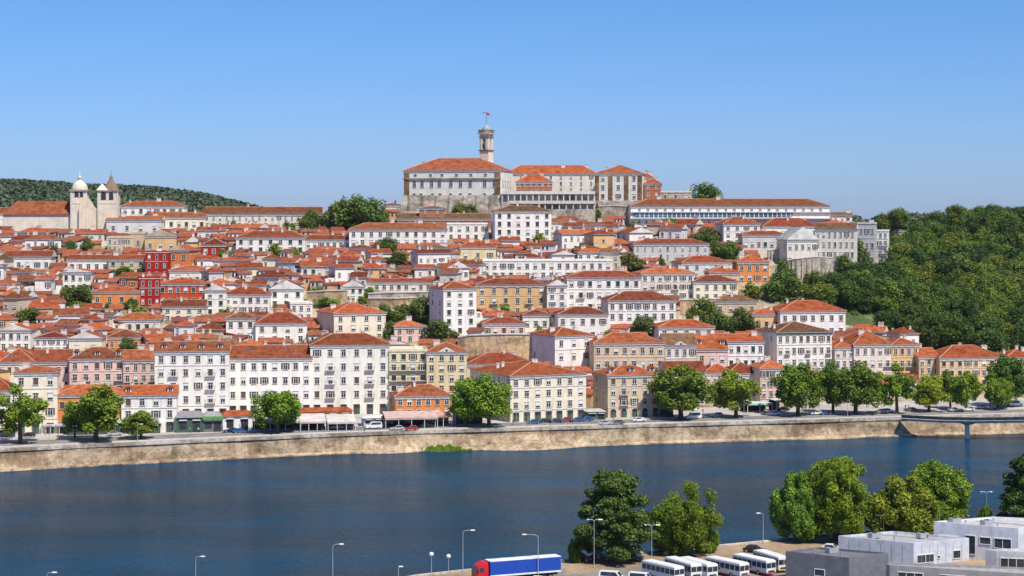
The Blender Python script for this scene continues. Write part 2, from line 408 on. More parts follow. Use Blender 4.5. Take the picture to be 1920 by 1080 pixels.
# the air: one closed box of thin haze round the whole place, the sky outside it
mb = MB(); mb.box(-4200, 4200, -80, 6500, -6, 135, M['dirt']); me = mb.mesh('haze'); me.materials.clear()
hm = bpy.data.materials.new('thin_air_haze'); hm.use_nodes = True; hn = hm.node_tree; hn.nodes.clear()
pv = hn.nodes.new('ShaderNodeVolumePrincipled'); pv.inputs['Density'].default_value = 0.000022; pv.inputs['Color'].default_value = (0.75, 0.85, 1.0, 1); pv.inputs['Anisotropy'].default_value = 0.2
ho_ = hn.nodes.new('ShaderNodeOutputMaterial'); hn.links.new(pv.outputs[0], ho_.inputs['Volume']); me.materials.append(hm)
tag(link('haze', me), 'thin bluish air haze over the river and town', 'haze', kind='stuff')
# ------------------------------------------------------------------ houses
COL = dict(W=(0.80, 0.765, 0.715), w=(0.62, 0.60, 0.59), C=(0.76, 0.68, 0.53), Y=(0.70, 0.60, 0.36), P=(0.72, 0.50, 0.42), O=(0.66, 0.24, 0.08),
           R=(0.36, 0.022, 0.018), B=(0.60, 0.47, 0.33), G=(0.50, 0.49, 0.49), S=(0.68, 0.45, 0.22), T=(0.70, 0.64, 0.56), r=(0.42, 0.17, 0.10), I=(0.74, 0.72, 0.65), V=(0.56, 0.085, 0.03))
CN = dict(W='white', w='greyish', C='cream', Y='yellow', P='pink', O='orange', R='red', B='beige', G='grey', S='ochre', T='stone', r='brick', I='ivory', V='vermilion')
RC = dict(o=(0.335, 0.086, 0.034), r=(0.20, 0.053, 0.028), b=(0.165, 0.083, 0.046), g=(0.33, 0.33, 0.34), c=(0.255, 0.082, 0.038))
RN = dict(o='orange', r='red-brown', b='brown', g='grey', c='russet')
_wc = {}
def window_mesh(w_, h_, var):
    w_ = round(w_*5)/5; h_ = round(h_*5)/5; k = (w_, h_, var)
    if k in _wc: return _wc[k]
    mb = MB(); a = w_/2; t = 0.13
    fr = M['trim']
    mb.box(-a-t, -a, -0.10, 0, -0.0, h_, fr); mb.box(a, a+t, -0.10, 0, 0, h_, fr)
    mb.box(-a-t-0.06, a+t+0.06, -0.20, 0, h_, h_+0.16, fr); mb.box(-a-t-0.06, a+t+0.06, -0.22, 0, -0.14, 0, fr)
    g = M['glass']
    mb.poly([(-a, -0.012, 0), (a, -0.012, 0), (a, -0.012, h_), (-a, -0.012, h_)], g)
    bar = M['white'] if var != 4 else M['greenwood']
    if var in (0, 1, 4, 5):
        mb.box(-0.05, 0.05, -0.05, -0.014, 0, h_, bar); mb.box(-a, -0.052, -0.05, -0.014, h_*0.66, h_*0.66+0.07, bar); mb.box(0.052, a, -0.05, -0.014, h_*0.66, h_*0.66+0.07, bar)
        mb.box(-a, -a+0.08, -0.045, -0.014, 0, h_, bar); mb.box(a-0.08, a, -0.045, -0.014, 0, h_, bar)
    if var == 1: mb.box(-a+0.082, a-0.082, -0.035, -0.013, h_*0.55, h_*0.98, M['white'])      # half-lowered blind
    if var == 2: mb.box(-a, a, -0.06, -0.014, 0, h_, M['shutter'])                              # closed shutter
    if var == 3: mb.box(-a, a, -0.06, -0.014, h_*0.3, h_, M['white'])
    if var == 5:                                                                             # shutters folded back
        mb.box(-a-t-0.5, -a-t-0.004, -0.07, 0, 0, h_, M['shutter']); mb.box(a+t+0.004, a+t+0.5, -0.07, 0, 0, h_, M['shutter'])
    me = mb.mesh('window'); _wc[k] = me; return me
_dc = {}
def door_mesh(w_, h_, arch):
    k = (round(w_*5)/5, round(h_*5)/5, arch)
    if k in _dc: return _dc[k]
    mb = MB(); a = k[0]/2; h = k[1]
    pts = [(-a, 0), (a, 0), (a, h-(a if arch else 0))]
    if arch: pts += [(a*math.cos(t), h-a+a*math.sin(t)) for t in (0.5, 1.05, 1.57, 2.1, 2.64)]
    pts.append((-a, h-(a if arch else 0)))
    mb.poly([(x, -0.02, z) for x, z in pts], M['dark'])
    big = [(x*1.16, z*1.05 if z > 0 else 0) for x, z in pts]
    for i in range(1, len(pts)):
        j = (i+1) % len(pts)
        mb.prism([(pts[i][0], -0.14, pts[i][1]), (big[i][0], -0.14, big[i][1]), (big[j][0], -0.14, big[j][1]), (pts[j][0], -0.14, pts[j][1])],
                 [(pts[i][0], 0, pts[i][1]), (big[i][0], 0, big[i][1]), (big[j][0], 0, big[j][1]), (pts[j][0], 0, pts[j][1])], M['trim'], cap=True)
    mb.box(-a*0.96, -a*0.05, -0.06, -0.022, 0, h*0.62, M['shutter']); mb.box(a*0.05, a*0.96, -0.06, -0.022, 0, h*0.62, M['greenwood'])
    me = mb.mesh('door'); _dc[k] = me; return me
_bc = {}
def balcony_mesh(w_):
    k = round(w_)
    if k in _bc: return _bc[k]
    mb = MB(); a = k/2
    mb.box(-a, a, -0.9, 0, -0.15, 0, M['trim'])
    n = max(4, int(k/0.28))
    for i in range(n+1):
        x = -a+0.05+(2*a-0.1)*i/n; mb.box(x-0.025, x+0.025, -0.88, -0.83, 0, 0.95, M['iron'])
    mb.box(-a, a, -0.90, -0.81, 0.95, 1.02, M['iron']); mb.box(-a, -a+0.05, -0.81, 0, 0.9, 1.0, M['iron']); mb.box(a-0.05, a, -0.81, 0, 0.9, 1.0, M['iron'])
    me = mb.mesh('balcony'); _bc[k] = me; return me
_cc = []
def chimney_mesh(i):
    if not _cc:
        for kk in range(3):
            mb = MB(); s = (0.4, 0.55, 0.35)[kk]; l = (0.5, 1.0, 0.4)[kk]
            mb.box(-l, l, -s, s, -1.4, 1.3, M['wall']); mb.box(-l-0.12, l+0.12, -s-0.12, s+0.12, 1.3, 1.42, M['trim'])
            for q in (-1, 1): mb.box(q*l*0.55-0.16, q*l*0.55+0.16, -0.16, 0.16, 1.42, 1.75, M['ridge'])
            _cc.append(mb.mesh('chimney'))
    return _cc[i % 3]
_dm = []
def dormer_mesh():
    if not _dm:
        mb = MB(); mb.box(-0.8, 0.8, -0.1, 2.4, -0.6, 1.2, M['white'])
        mb.prism([(-1.05, -0.4, 1.202), (1.05, -0.4, 1.202), (1.05, 2.4, 1.202), (-1.05, 2.4, 1.202)], [(-0.01, -0.4, 1.85), (0.01, -0.4, 1.85), (0.01, 2.4, 1.85), (-0.01, 2.4, 1.85)], M['roof'])
        mb.poly([(-0.5, -0.115, 0.1), (0.5, -0.115, 0.1), (0.5, -0.115, 1.05), (-0.5, -0.115, 1.05)], M['glass'])
        mb.box(-0.04, 0.04, -0.14, -0.12, 0.1, 1.05, M['white']); _dm.append(mb.mesh('dormer'))
        mb = MB(); mb.box(-0.45, 0.45, -0.6, 0.6, -0.05, 0.10, M['steel']); mb.box(-0.38, 0.38, -0.52, 0.52, 0.102, 0.115, M['glass']); _dm.append(mb.mesh('skylight'))
    return _dm

def roof_build(root, w_, d_, H, rh, typ, col, ridge_caps=True, wallcol=None, ov=0.45):
    """hip / gable / front gable roof over x in +-w/2, y in 0..d"""
    mb = MB(); a = w_/2+ov; y0, y1 = -ov, d_+ov; z0 = H-0.02; t = 0.24; z1 = z0+t; zr = z1+rh; m = M['roof']; yc = (y0+y1)/2
    if typ == 'g': e1 = (-a, yc, zr); e2 = (a, yc, zr)
    elif typ == 'f': e1 = (0, y0, zr); e2 = (0, y1, zr)
    elif w_ >= d_: ins = (y1-y0)/2; ins = min(ins, a-0.01); e1 = (-a+ins, yc, zr); e2 = (a-ins, yc, zr)
    else: ins = min(a, (y1-y0)/2-0.01); e1 = (0, y0+ins, zr); e2 = (0, y1-ins, zr)
    c = [(-a, y0, z1), (a, y0, z1), (a, y1, z1), (-a, y1, z1)]
    b = [(x, y, z0) for x, y, z in c]
    for i in range(4): mb.poly([b[i], b[(i+1) % 4], c[(i+1) % 4], c[i]], M['eave'])
    mb.poly(b[::-1], M['eave'])
    if typ == 'f' or (typ == 'h' and w_ < d_):
        mb.poly([c[0], c[1], e1], m if typ == 'h' else M['wall']); mb.poly([c[1], c[2], e2, e1], m); mb.poly([c[2], c[3], e2], m if typ == 'h' else M['wall']); mb.poly([c[3], c[0], e1, e2], m)
    else:
        mb.poly([c[0], c[1], e2, e1], m); mb.poly([c[1], c[2], e2], m if typ == 'h' else M['wall']); mb.poly([c[2], c[3], e1, e2], m); mb.poly([c[3], c[0], e1], m if typ == 'h' else M['wall'])
    if ridge_caps:
        def cap(p, q, r_=0.16): 
            p = Vector(p)+Vector((0, 0, 0.05)); q = Vector(q)+Vector((0, 0, 0.05))
            if (p-q).length > 0.5: mb.cyl(p, q, r_, r_, M['ridge'], 4)
        cap(e1, e2)
        if typ == 'h':
            E = [e1, e2, e2, e1] if w_ >= d_ else [e1, e1, e2, e2]
            for i in range(4): cap(c[i], E[i])
    me = mb.mesh('roof')
    # the gable triangles keep the colour of the wall: separate material slot with fixed tone
    jv = random.uniform(0.62, 1.2); jh = random.uniform(0.88, 1.2); o = link('roof', me, root, (RC[col][0]*jv, RC[col][1]*jv*jh, RC[col][2]*jv*jh))
    def surf(x, y):
        if typ == 'g': k = 1-abs(y-yc)/((y1-y0)/2)
        elif typ == 'f': k = 1-abs(x)/a
        else: k = min(1, min(1-abs(x)/a if w_ < d_ else (a-abs(x))/((y1-y0)/2), (min(y-y0, y1-y))/((y1-y0)/2 if w_ >= d_ else a)))
        return z1+rh*max(0, min(1, k))
    return o, surf

RECTS = []      # image rectangles already taken: x0,x1,ytop,ybase,Y
FOOT = []       # footprints
def corners(X, Y, rz, w_, d_, m=0.0):
    c, s = math.cos(rz), math.sin(rz)
    return [(X+x*c-y*s, Y+x*s+y*c) for x, y in ((-w_/2-m, -m), (w_/2+m, -m), (w_/2+m, d_+m), (-w_/2-m, d_+m))]
def sat(A, B):
    for P_ in (A, B):
        for i in range(4):
            x0, y0 = P_[i]; x1, y1 = P_[(i+1) % 4]; nx, ny = y1-y0, x0-x1
            a = [nx*x+ny*y for x, y in A]; b = [nx*x+ny*y for x, y in B]
            if max(a) < min(b) or max(b) < min(a): return False
    return True

def house(X, Y, zg, rz, w_, d_, H, rh, rt, rc, wc, cols, nrow, flags='', name='house', hi=True, skirt=7.0, rowtop=None):
    root = empty(name, (X, Y, zg), rz)
    wcol = COL[wc]; j = random.uniform(0.94, 1.05); wcol = tuple(min(0.82, c*j) for c in wcol)
    mb = MB(); mb.box(-w_/2, w_/2, 0, d_, -skirt, H-0.03, M['palestone'] if 'q' in flags else M['wall'])
    mb.build('wall', root, wcol)
    if rt == 'F':
        mb = MB(); mb.box(-w_/2-0.2, w_/2+0.2, -0.2, d_+0.2, H-0.03, H+0.25, M['trim'])
        mb.box(-w_/2-0.1, w_/2+0.1, -0.1, 0.15, H+0.25, H+0.8, M['wall']); mb.box(-w_/2-0.1, w_/2+0.1, d_-0.15, d_+0.1, H+0.25, H+0.8, M['wall'])
        mb.box(-w_/2-0.1, -w_/2+0.15, 0.152, d_-0.152, H+0.25, H+0.8, M['wall']); mb.box(w_/2-0.15, w_/2+0.1, 0.152, d_-0.152, H+0.25, H+0.8, M['wall'])
        ro = mb.build('roof', root, wcol); surf = lambda x, y: H+0.25
    else:
        ro, surf = roof_build(root, w_, d_, H, rh, rt, rc, ridge_caps=hi)
        if rt in 'gf' :
            for i, mt in enumerate(ro.data.materials):
                if mt == M['wall']: ro.data.materials[i] = M['gable_'+('light' if sum(wcol) > 1.3 else 'warm')]
    if hi and rt != 'F':
        mb = MB(); mb.box(-w_/2-0.25, w_/2+0.25, -0.26, -0.002, H-0.62, H-0.03, M['trim'] if 'e' not in flags else M['greenwood']); mb.build('cornice', root)
    nrow_i = max(1, int(round(nrow))); rp = H/nrow_i if not rowtop else rowtop; pitch = w_/max(1, cols)
    ww = min(1.35, pitch*0.46); wh = min(2.1, rp*0.54); base_var = random.choice([0, 0, 0, 4, 0])
    if 'n' in flags: ww = min(0.9, pitch*0.4)
    if hi and nrow_i > 2 and 'x' not in flags:
        for r_ in ([1] if nrow_i < 4 else [nrow_i-1, 1]):
            mb = MB(); z = H-r_*rp-0.12; mb.box(-w_/2-0.04, w_/2+0.04, -0.12, -0.003, z, z+0.2, M['trim']); mb.build('string_course', root)
    for r_ in range(nrow_i):
        z = H-(r_+0.5)*rp-wh*0.5-0.05
        ground = (r_ == nrow_i-1)
        if z < -0.3: break
        for c_ in range(cols):
            x = -w_/2+(c_+0.5)*pitch
            if not hi and random.random() < 0.24: continue
            if ground and 'a' in flags:
                o = link('door', door_mesh(min(1.9, pitch*0.62), min(3.3, rp*0.85), 'A' in flags), root); o.location = (x, 0, 0.02); continue
            if ground and hi is False and c_ == 0 and random.random() < 0.4:
                o = link('door', door_mesh(1.1, 2.2, False), root); o.location = (x, 0, 0.02); continue
            v = base_var if random.random() < 0.5 else random.choice([0, 1, 2, 3, 1, 5])
            if 't' in flags and v in (0, 4): v = 5 if random.random() < .5 else 0
            if hi: o = link('window', window_mesh(ww, wh, v), root); o.location = (x, 0, z)
            else: o = link('window', window_mesh(ww*random.choice([0.6, 0.8, 1]), wh*random.choice([0.55, 0.8, 1]), v), root); o.location = (x+random.uniform(-0.35, 0.35), 0, z+random.uniform(-0.1, 0.25))
            if ('b' in flags and 0 < r_ < nrow_i-1 and c_ % 3 == 1) or ('B' in flags and not ground and r_ > 0):
                o = link('balcony', balcony_mesh(min(3.2, pitch*0.95)), root); o.location = (x, 0, z-0.05)
    # side windows
    sc = 2 if d_ > 9 else 1
    if 'L' in flags: sc = max(2, int(d_/3.4))
    for side in (-1, 1):
        if side == 1 and not (rz < 0 or random.random() < 0.5): continue
        for r_ in range(min(nrow_i, 5)):
            z = H-(r_+0.5)*rp-wh*0.5-0.05
            if z < 0: break
            for c_ in range(sc):
                if random.random() < (0.35 if 'L' not in flags else 0.08): continue
                o = link('window', window_mesh(min(1.0, ww), wh*0.9, random.choice([0, 0, 2, 3, 1])), root)
                o.location = (side*w_/2, d_*(c_+0.5)/sc, z); o.rotation_euler = (0, 0, side*R(90))
    if not hi and random.random() < 0.55:                                # lower annex with a lean-to roof
        s_ = random.choice((-1, 1)); aw = random.uniform(2.5, 4.5); ah = H*random.uniform(0.45, 0.75); ad = d_*random.uniform(0.5, 0.8); x0 = s_*w_/2; x1 = s_*(w_/2+aw)
        mb = MB(); mb.box(min(x0, x1), max(x0, x1), 0.6, 0.6+ad, -skirt, ah, M['wall']); an = mb.build('annex', root, wcol)
        mb = MB(); a0, a1 = min(x0, x1)-0.2, max(x0, x1)+0.2; hi0, hi1 = (ah+1.0, ah+0.02) if s_ > 0 else (ah+0.02, ah+1.0)
        if s_ > 0: a0 += 0.2
        else: a1 -= 0.2
        mb.prism([(a0, 0.3, hi0), (a1, 0.3, hi1), (a1, 0.9+ad, hi1), (a0, 0.9+ad, hi0)], [(a0, 0.3, hi0+.18), (a1, 0.3, hi1+.18), (a1, 0.9+ad, hi1+.18), (a0, 0.9+ad, hi0+.18)], M['roof']); mb.build('annex_roof', an, RC[random.choice('ocrb')])
        o = link('window', window_mesh(0.8, 1.0, random.choice([0, 2, 3])), an); o.location = ((x0+x1)/2, 0.6, ah-1.7)
    if random.random() < 0.35:
        mb = MB(); x = random.uniform(-w_*.3, w_*.3); y = d_*0.5; z = surf(x, y)-0.1; mb.cyl((x, y, z), (x, y, z+2.2), 0.04, 0.03, M['iron'], 4)
        for q in range(3): mb.box(x-0.5+q*.1, x+0.5-q*.1, y-0.02, y+0.02, z+1.6+q*0.22, z+1.64+q*0.22, M['iron'])
        mb.build('aerial', ro)
    for k in range((2 if w_ > 14 else 1)+(random.random() < 0.4)):
        if rt == 'F' and random.random() < .5: continue
        x = random.uniform(-w_*0.4, w_*0.4); y = random.uniform(d_*0.35, d_*0.8)
        o = link('chimney', chimney_mesh(random.randrange(3)), ro, (0.66, 0.62, 0.57)); o.location = (x, y, surf(x, y))
    if 'd' in flags:
        n = max(2, int(w_/5.5))
        for k in range(n):
            x = -w_*0.38+w_*0.76*k/(n-1); y = max(0.8, d_*0.16)
            o = link('dormer', dormer_mesh() and _dm[0], ro, RC[rc]); o.location = (x, y, surf(x, y)-0.1)
    if 's' in flags:
        sl_ = math.atan2(rh, d_/2)
        for k in range(max(2, int(w_/7))):
            x = random.uniform(-w_*0.36, w_*0.36); y = random.uniform(d_*0.15, d_*0.35)
            o = link('skylight', dormer_mesh() and _dm[1], ro); o.location = (x, y, surf(x, y)+0.04); o.rotation_euler = (sl_, 0, 0)
    if 'p' in flags:                                                     # pediment over the centre
        mb = MB(); a = w_*0.22; mb.prism([(-a, -0.5, H+0.22), (a, -0.5, H+0.22), (0, -0.5, H+0.22+a*0.5)], [(-a, 1.5, H+0.22), (a, 1.5, H+0.22), (0, 1.5, H+0.22+a*0.5)], M['trim'])
        mb.cyl((0, -0.56, H+0.2+a*0.17), (0, -0.5, H+0.2+a*0.17), 0.35, 0.35, M['glass'], 10); mb.build('pediment', root)
    if 'v' in flags:                                                     # brown pilasters
        for x in (-w_/2+0.9, -w_*0.17, w_*0.17, w_/2-0.9):
            mb = MB(); mb.box(x-1.0, x+1.0, -0.25, -0.004, -2, H-0.62, M['brownstone']); mb.build('pilaster', root)
    return root
M['gable_light'] = mat_plain('white_gable_plaster', (0.66, 0.64, 0.61), 0.9, var=0.3, scale=0.4)
M['gable_warm'] = mat_plain('ochre_gable_plaster', (0.52, 0.40, 0.27), 0.9, var=0.3, scale=0.4)

LAND = []
def hp(x0, x1, yt, ye, yb, cols, nrow, wc, rt, rc, rot, depth, label, flags='', lm=None, cat='house', name=None, Y=None):
    cx = (x0+x1)/2; Y = Y or hit(cx, yb); s = Y/F; rz = R(rot)
    w_ = (x1-x0)*s/math.cos(rz); H = (yb-ye)*s; X = PX(cx, Y); zg = PZ(yb, Y)
    ym = Y+depth/2
    rh = max(0.8, (CAMZ-(yt-HY)*ym/F)-(zg+H)-0.22) if rt != 'F' else 0
    rh = min(rh, 7.5)
    c = Vector((X, Y, zg))
    root = house(X, Y, zg, rz, w_, depth, H, rh, rt, rc, wc, cols, nrow, flags, name or {'house': 'town_house', 'apartment block': 'apartment_building'}.get(cat, 'building'))
    tag(root, label, cat)
    RECTS.append((x0, x1, yt, yb, Y)); FOOT.append(corners(X, Y, rz, w_, depth, -0.6))
    if lm: LAND.append((cx, (ye+yb)/2, lm))
    return root
AP = 'apartment block'
HT = [
# street front, left to right
(28,106,686,700,814,3,4,'C','h','o',10,11,'cream four-storey corner house with orange hip roof behind the leftmost riverside tree','a','leftmost cream corner house',AP),
(-60,24,703,734,815,4,3,'W','h','o',10,12,'low white house with orange hip roof cut by the left edge of the photo','a',None,'house'),
(106,229,721,741,812,5,2,'O','h','o',8,12,'low salmon-orange building with orange hip roof behind the big tree on the left quay','ax','low salmon building','house'),
(229,330,722,742,811,4,3,'W','g','o',8,12,'low white three-storey house with a white dormer next to the salmon building','ad',None,'house'),
(132,232,651,674,740,5,3,'P','h','c',9,13,'pink house with dormers and french windows above the low salmon building','dsb','pink house',AP),
(232,292,656,677,742,4,3,'P','g','c',9,12,'narrow salmon-pink house with dark balconies pressed against the white five-storey block','B',None,'house'),
(292,428,640,660,786,6,5,'W','g','c',7,14,'white block with six window bays and roof dormers, left of the widest white block','dab','six-bay white block',AP),
(428,583,647,673,779,8,4,'W','g','c',7,14,'wide white block with eight evenly spaced window bays beside the tall cream block','sax','eight-bay white block',AP),
(583,730,625,648,777,6,5,'I','h','c',7,15,'tallest cream block on the riverfront with six bays and small iron balconies','xba','tall cream riverfront block',AP),
(730,801,641,659,776,4,6,'Y','F','g',7,14,'pale yellow block with long balconies and grey top right of the tall cream block','B','pale yellow balcony block',AP),
(800,875,641,661,776,4,6,'Y','h','c',6,14,'pale yellow block with a triangular pediment on its roof line','px','yellow pediment block',AP),
(742,846,721,744,783,6,2,'O','h','c',9,12,'low bright orange house with two rows of windows behind the pink awning','x','low bright orange house','house'),
(957,1100,677,704,789,7,4,'C','h','o',24,32,'large cream building with big orange hip roof facing the quay','aL','large cream quay building','building'),
(876,1000,661,683,712,5,1,'w','h','r',6,16,'long low red-brown roofed house tucked behind the large cream building','',None,'house'),
(1139,1240,685,704,782,5,4,'B','h','o',17,14,'beige four-storey house with arched doors and iron balconies beside the large round tree','aAbd','beige house with arched doors',AP),
(1113,1247,624,644,720,8,3,'B','h','o',8,15,'long beige block with broad orange hip roof above the arched-door house','b','long beige block',AP),
(1247,1306,625,648,720,4,3,'T','g','b',6,13,'pale narrow house with ornate front between the beige block and the salmon one','pb',None,'house'),
(1306,1364,626,656,720,3,2,'P','g','o',6,13,'salmon house with a steep bright orange roof in the middle of the right row','d',None,'house'),
(1364,1433,626,641,720,5,3,'W','g','o',6,13,'white house left of the tall white block with grey-purple side wall','',None,'house'),
(1455,1562,603,624,712,8,4,'I','h','b',14,20,'tall ivory block with green eaves and a blank mauve side wall','eb','green-eaved ivory block',AP),
(1600,1673,619,647,715,5,3,'T','h','o',10,18,'pale pinkish block with wide orange roof right of the green-eaved block','xb',None,AP),
(1565,1602,640,652,712,3,3,'T','h','o',8,10,'narrow pinkish-grey house squeezed beside the green-eaved ivory block','',None,'house'),
(1672,1724,633,647,715,4,3,'S','h','o',10,14,'ochre end block with balconies right of the pale pinkish block','B',None,AP),
(1722,1762,652,670,720,3,3,'S','g','o',10,14,'small ochre house with orange gable roof before the last long ochre block','',None,'house'),
(1760,1885,647,672,726,8,3,'S','h','o',9,16,'long ochre building under a wide bright orange roof near the right edge','','long ochre building','building'),
(1885,1960,655,671,722,5,3,'S','h','o',9,14,'ochre building with orange roof cut by the right edge of the photo','',None,'building'),
(1248,1322,677,699,758,5,3,'T','g','r',6,12,'low house with curved grey gable and dark red roof behind the large round tree','',None,'house'),
(1322,1372,680,700,758,4,3,'P','h','o',6,12,'low pink house with orange roof behind the lighter round tree','',None,'house'),
(1425,1480,675,692,766,4,4,'P','h','o',8,13,'pink corner house with red shutters between two round trees on the right quay','t',None,'house'),
(1365,1428,679,701,762,4,3,'W','h','r',8,12,'low white house under a red-brown hip roof behind the lighter round tree','',None,'house'),
# second rows left
(0,62,652,680,735,5,2,'C','h','c',8,14,'cream house with broad red-brown roof behind the corner house on the left','s',None,'house'),
(62,130,655,680,735,5,2,'P','g','r',8,14,'house with long red-brown roof left of the pink house','',None,'house'),
(0,56,607,620,660,4,2,'W','f','o',4,12,'white gable-fronted house with grey moulding at the left edge','',None,'house'),
(65,128,622,634,662,5,2,'W','h','r',5,11,'white house with dark red roof left of the blank cream gable','',None,'house'),
(130,190,620,635,668,2,1,'C','f','c',5,12,'blank cream gable wall with a small loft window above the pink house','',None,'house'),
(203,262,617,633,658,4,1,'O','h','c',5,11,'square orange house under a pyramid roof with a dark tree before it','',None,'house'),
(218,300,586,600,625,5,1,'T','h','o',3,10,'long pale house with an orange roof left of the church-like white spire','',None,'house'),
(305,384,562,576,602,4,2,'C','g','r',4,11,'cream house with four large windows below the red building','','cream house below the red building','house'),
(384,424,532,545,592,2,3,'W','f','o',5,11,'white gable-fronted narrow house right of the red building','',None,'house'),
(420,505,537,553,590,6,2,'W','h','o',4,12,'white house with a row of balconies and orange hip roof in the middle left','b','white balcony house','house'),
(505,569,524,543,578,3,2,'W','f','r',6,13,'big white gable-fronted house with four square windows','','big white gable house','house'),
(545,585,553,570,602,3,2,'W','F','r',12,10,'white house with stepped irregular gable climbing the slope','',None,'house'),
(424,478,583,598,640,3,2,'W','h','b',4,11,'white cube-like house with four windows behind the wide white block','s',None,'house'),
(480,575,585,607,645,4,2,'W','h','r',8,13,'white house with a broad dark red hip roof above the wide white block','','broad-roofed white house','house'),
(628,722,566,588,640,4,3,'C','h','o',22,22,'cream villa with large orange pyramid roof and shaded left side','x','cream villa with pyramid roof','house'),
(740,798,600,613,642,3,2,'P','h','o',15,11,'small pinkish house with orange hip roof beside dark green trees','',None,'house'),
(642,682,524,538,566,3,2,'W','f','r',2,9,'little white gable house standing over the garden walls','',None,'house'),
(686,810,522,530,546,9,1,'T','g','r',2,8,'long low wall-like house with wooden posts above the stone terraces','',None,'house'),
(832,893,527,542,628,3,5,'W','h','o',24,14,'tall slim white tower-like house with mauve side wall in the centre','x','tall slim white house',AP),
(893,1026,522,535,592,6,3,'S','h','r',3,14,'ochre-beige block with balconies right of the tall slim white house','b','ochre-beige block',AP),
(1026,1063,523,536,590,2,4,'W','f','o',6,12,'narrow white gable-fronted house right of the ochre-beige block','',None,'house'),
(1063,1202,508,521,585,8,3,'W','h','r',4,14,'long white block with balconies under a wavy red roof','b','long white balcony block',AP),
(1140,1268,546,564,622,8,3,'W','h','r',8,15,'white block with three window rows behind the round street-side tree','','three-row white block',AP),
(905,1148,481,490,524,16,2,'W','F','g',2,11,'very long white terrace with a dark flat roof line across the centre','','very long white terrace',AP),
(1202,1302,501,513,562,7,3,'T','h','o',7,13,'pale ornate block with many tall windows under an orange roof','tb','pale ornate block',AP),
(1300,1384,516,529,565,5,2,'C','h','r',8,13,'cream block with arched windows right of the pale ornate block','',None,AP),
(1278,1372,480,493,525,5,2,'w','h','o',14,14,'grey-white house with orange hip roof above the cream block','',None,'house'),
(1188,1330,448,458,490,10,2,'G','h','r',6,12,'long grey-white building with a row of small top windows','n','long grey-white building','building'),
(1356,1426,407,421,460,4,3,'W','h','o',12,13,'white cube-shaped house with hip roof below the long ridge palace','','white cube house','house'),
(1430,1536,409,425,448,7,1,'W','h','r',5,14,'white house with wide dark red hip roof under the end of the ridge palace','',None,'house'),
(1392,1478,433,441,475,7,1,'w','h','o',5,10,'off-white terraced house with a row of arched openings','',None,'house'),
(1475,1535,425,450,500,5,2,'T','f','g',10,14,'pale gabled hall above the buttressed terrace wall','',None,'building'),
(1530,1602,418,430,505,7,4,'T','g','b',-14,14,'pale stone building with slit windows stepping down the right edge of town','nx','pale stepped building',AP),
(1600,1640,405,420,500,4,3,'G','F','g',-14,12,'grey blocky tower house at the right end of the town','',None,AP),
(1638,1664,425,434,492,3,4,'W','F','g',-14,12,'white balconied end block overlooking the wooded valley','B','balconied valley end block',AP),
(1410,1465,579,590,625,3,1,'S','h','o',6,10,'small ochre house with orange hip roof left of the sprawling white villa','',None,'house'),
(1462,1587,563,584,632,7,2,'W','h','o',8,18,'sprawling white villa with a very wide orange roof at the wood\'s edge','b','sprawling white villa','house'),
(1340,1420,553,566,592,4,1,'B','h','b',4,11,'old ochre stone house with a brown mossy roof above the dark trees','',None,'house'),
(1383,1442,478,492,530,4,2,'O','h','o',4,12,'orange and ochre house cluster piece left of the terrace walls','','orange terrace-side house','house'),
(1330,1386,500,512,555,3,2,'S','h','o',6,10,'ochre-yellow house below the bright orange roofs','',None,'house'),
(928,1034,385,397,458,6,4,'W','h','b',7,15,'white four-storey cube with six bays directly below the hilltop palace','x','white four-storey cube',AP),
(655,838,418,431,462,11,2,'W','h','c',3,13,'long white house with red roof below the dark hilltop trees','','long red-roofed white house','house'),
(838,916,416,421,452,5,2,'W','F','g',4,12,'white modern two-storey house with flat roof and wide windows','',None,'house'),
(745,925,400,411,430,4,1,'r','g','b',2,12,'long low brown-roofed shed under the palace wall','',None,'building'),
(443,572,433,446,475,7,2,'W','h','r',3,13,'white three-part house with a long red roof in the upper left','','three-part white house','house'),
(572,670,441,450,468,8,1,'W','g','r',3,11,'white low annex with a red roof beside the long white house','',None,'house'),
(383,602,388,402,428,18,2,'T','g','c',3,13,'long ridge building with arcaded pale front at the upper left','n','long ridge building','building'),
(-30,80,389,401,432,10,3,'W','h','c',4,13,'white three-row building with a red roof on the ridge at the left edge','','leftmost white ridge building','building'),
(200,302,405,413,442,4,1,'w','g','c',3,12,'long blank off-white wall of a house under the church towers','',None,'house'),
(300,385,398,408,432,6,1,'C','g','c',3,12,'pale house under the ridge right of the church','',None,'house'),
(80,135,404,411,430,2,1,'B','g','c',3,10,'beige blank-walled house below the church nave','',None,'house'),
(84,150,401,410,434,5,2,'C','g','c',3,10,'cream house with russet roof hiding the foot of the church nave','',None,'house'),
(150,206,404,413,436,5,1,'T','h','o',4,10,'stone-coloured house with orange roof below the pointed church tower','',None,'house'),
(20,86,404,412,434,5,1,'W','g','r',4,10,'low white house with red roof under the left end of the church nave','',None,'house'),
(228,345,377,387,404,8,1,'W','h','o',3,12,'white house with orange roof right of the church towers on the skyline','',None,'house'),
(202,246,434,446,472,5,2,'B','F','g',3,10,'beige ruined-looking house without a visible roof, upper left','',None,'house'),
(246,272,434,438,472,1,1,'B','F','g',3,9,'plain beige tower-like wall beside the ruined-looking house','',None,'house'),
(272,330,430,443,478,3,1,'S','f','b',4,12,'tan gabled barn-like house above the red house','',None,'house'),
(273,315,470,474,522,3,3,'R','F','o',4,10,'bright red house with white-framed windows beside the orange gable','n','bright red house','house'),
(315,354,460,470,515,2,2,'O','f','o',-10,12,'vivid orange gable wall joined to the bright red house','',None,'house'),
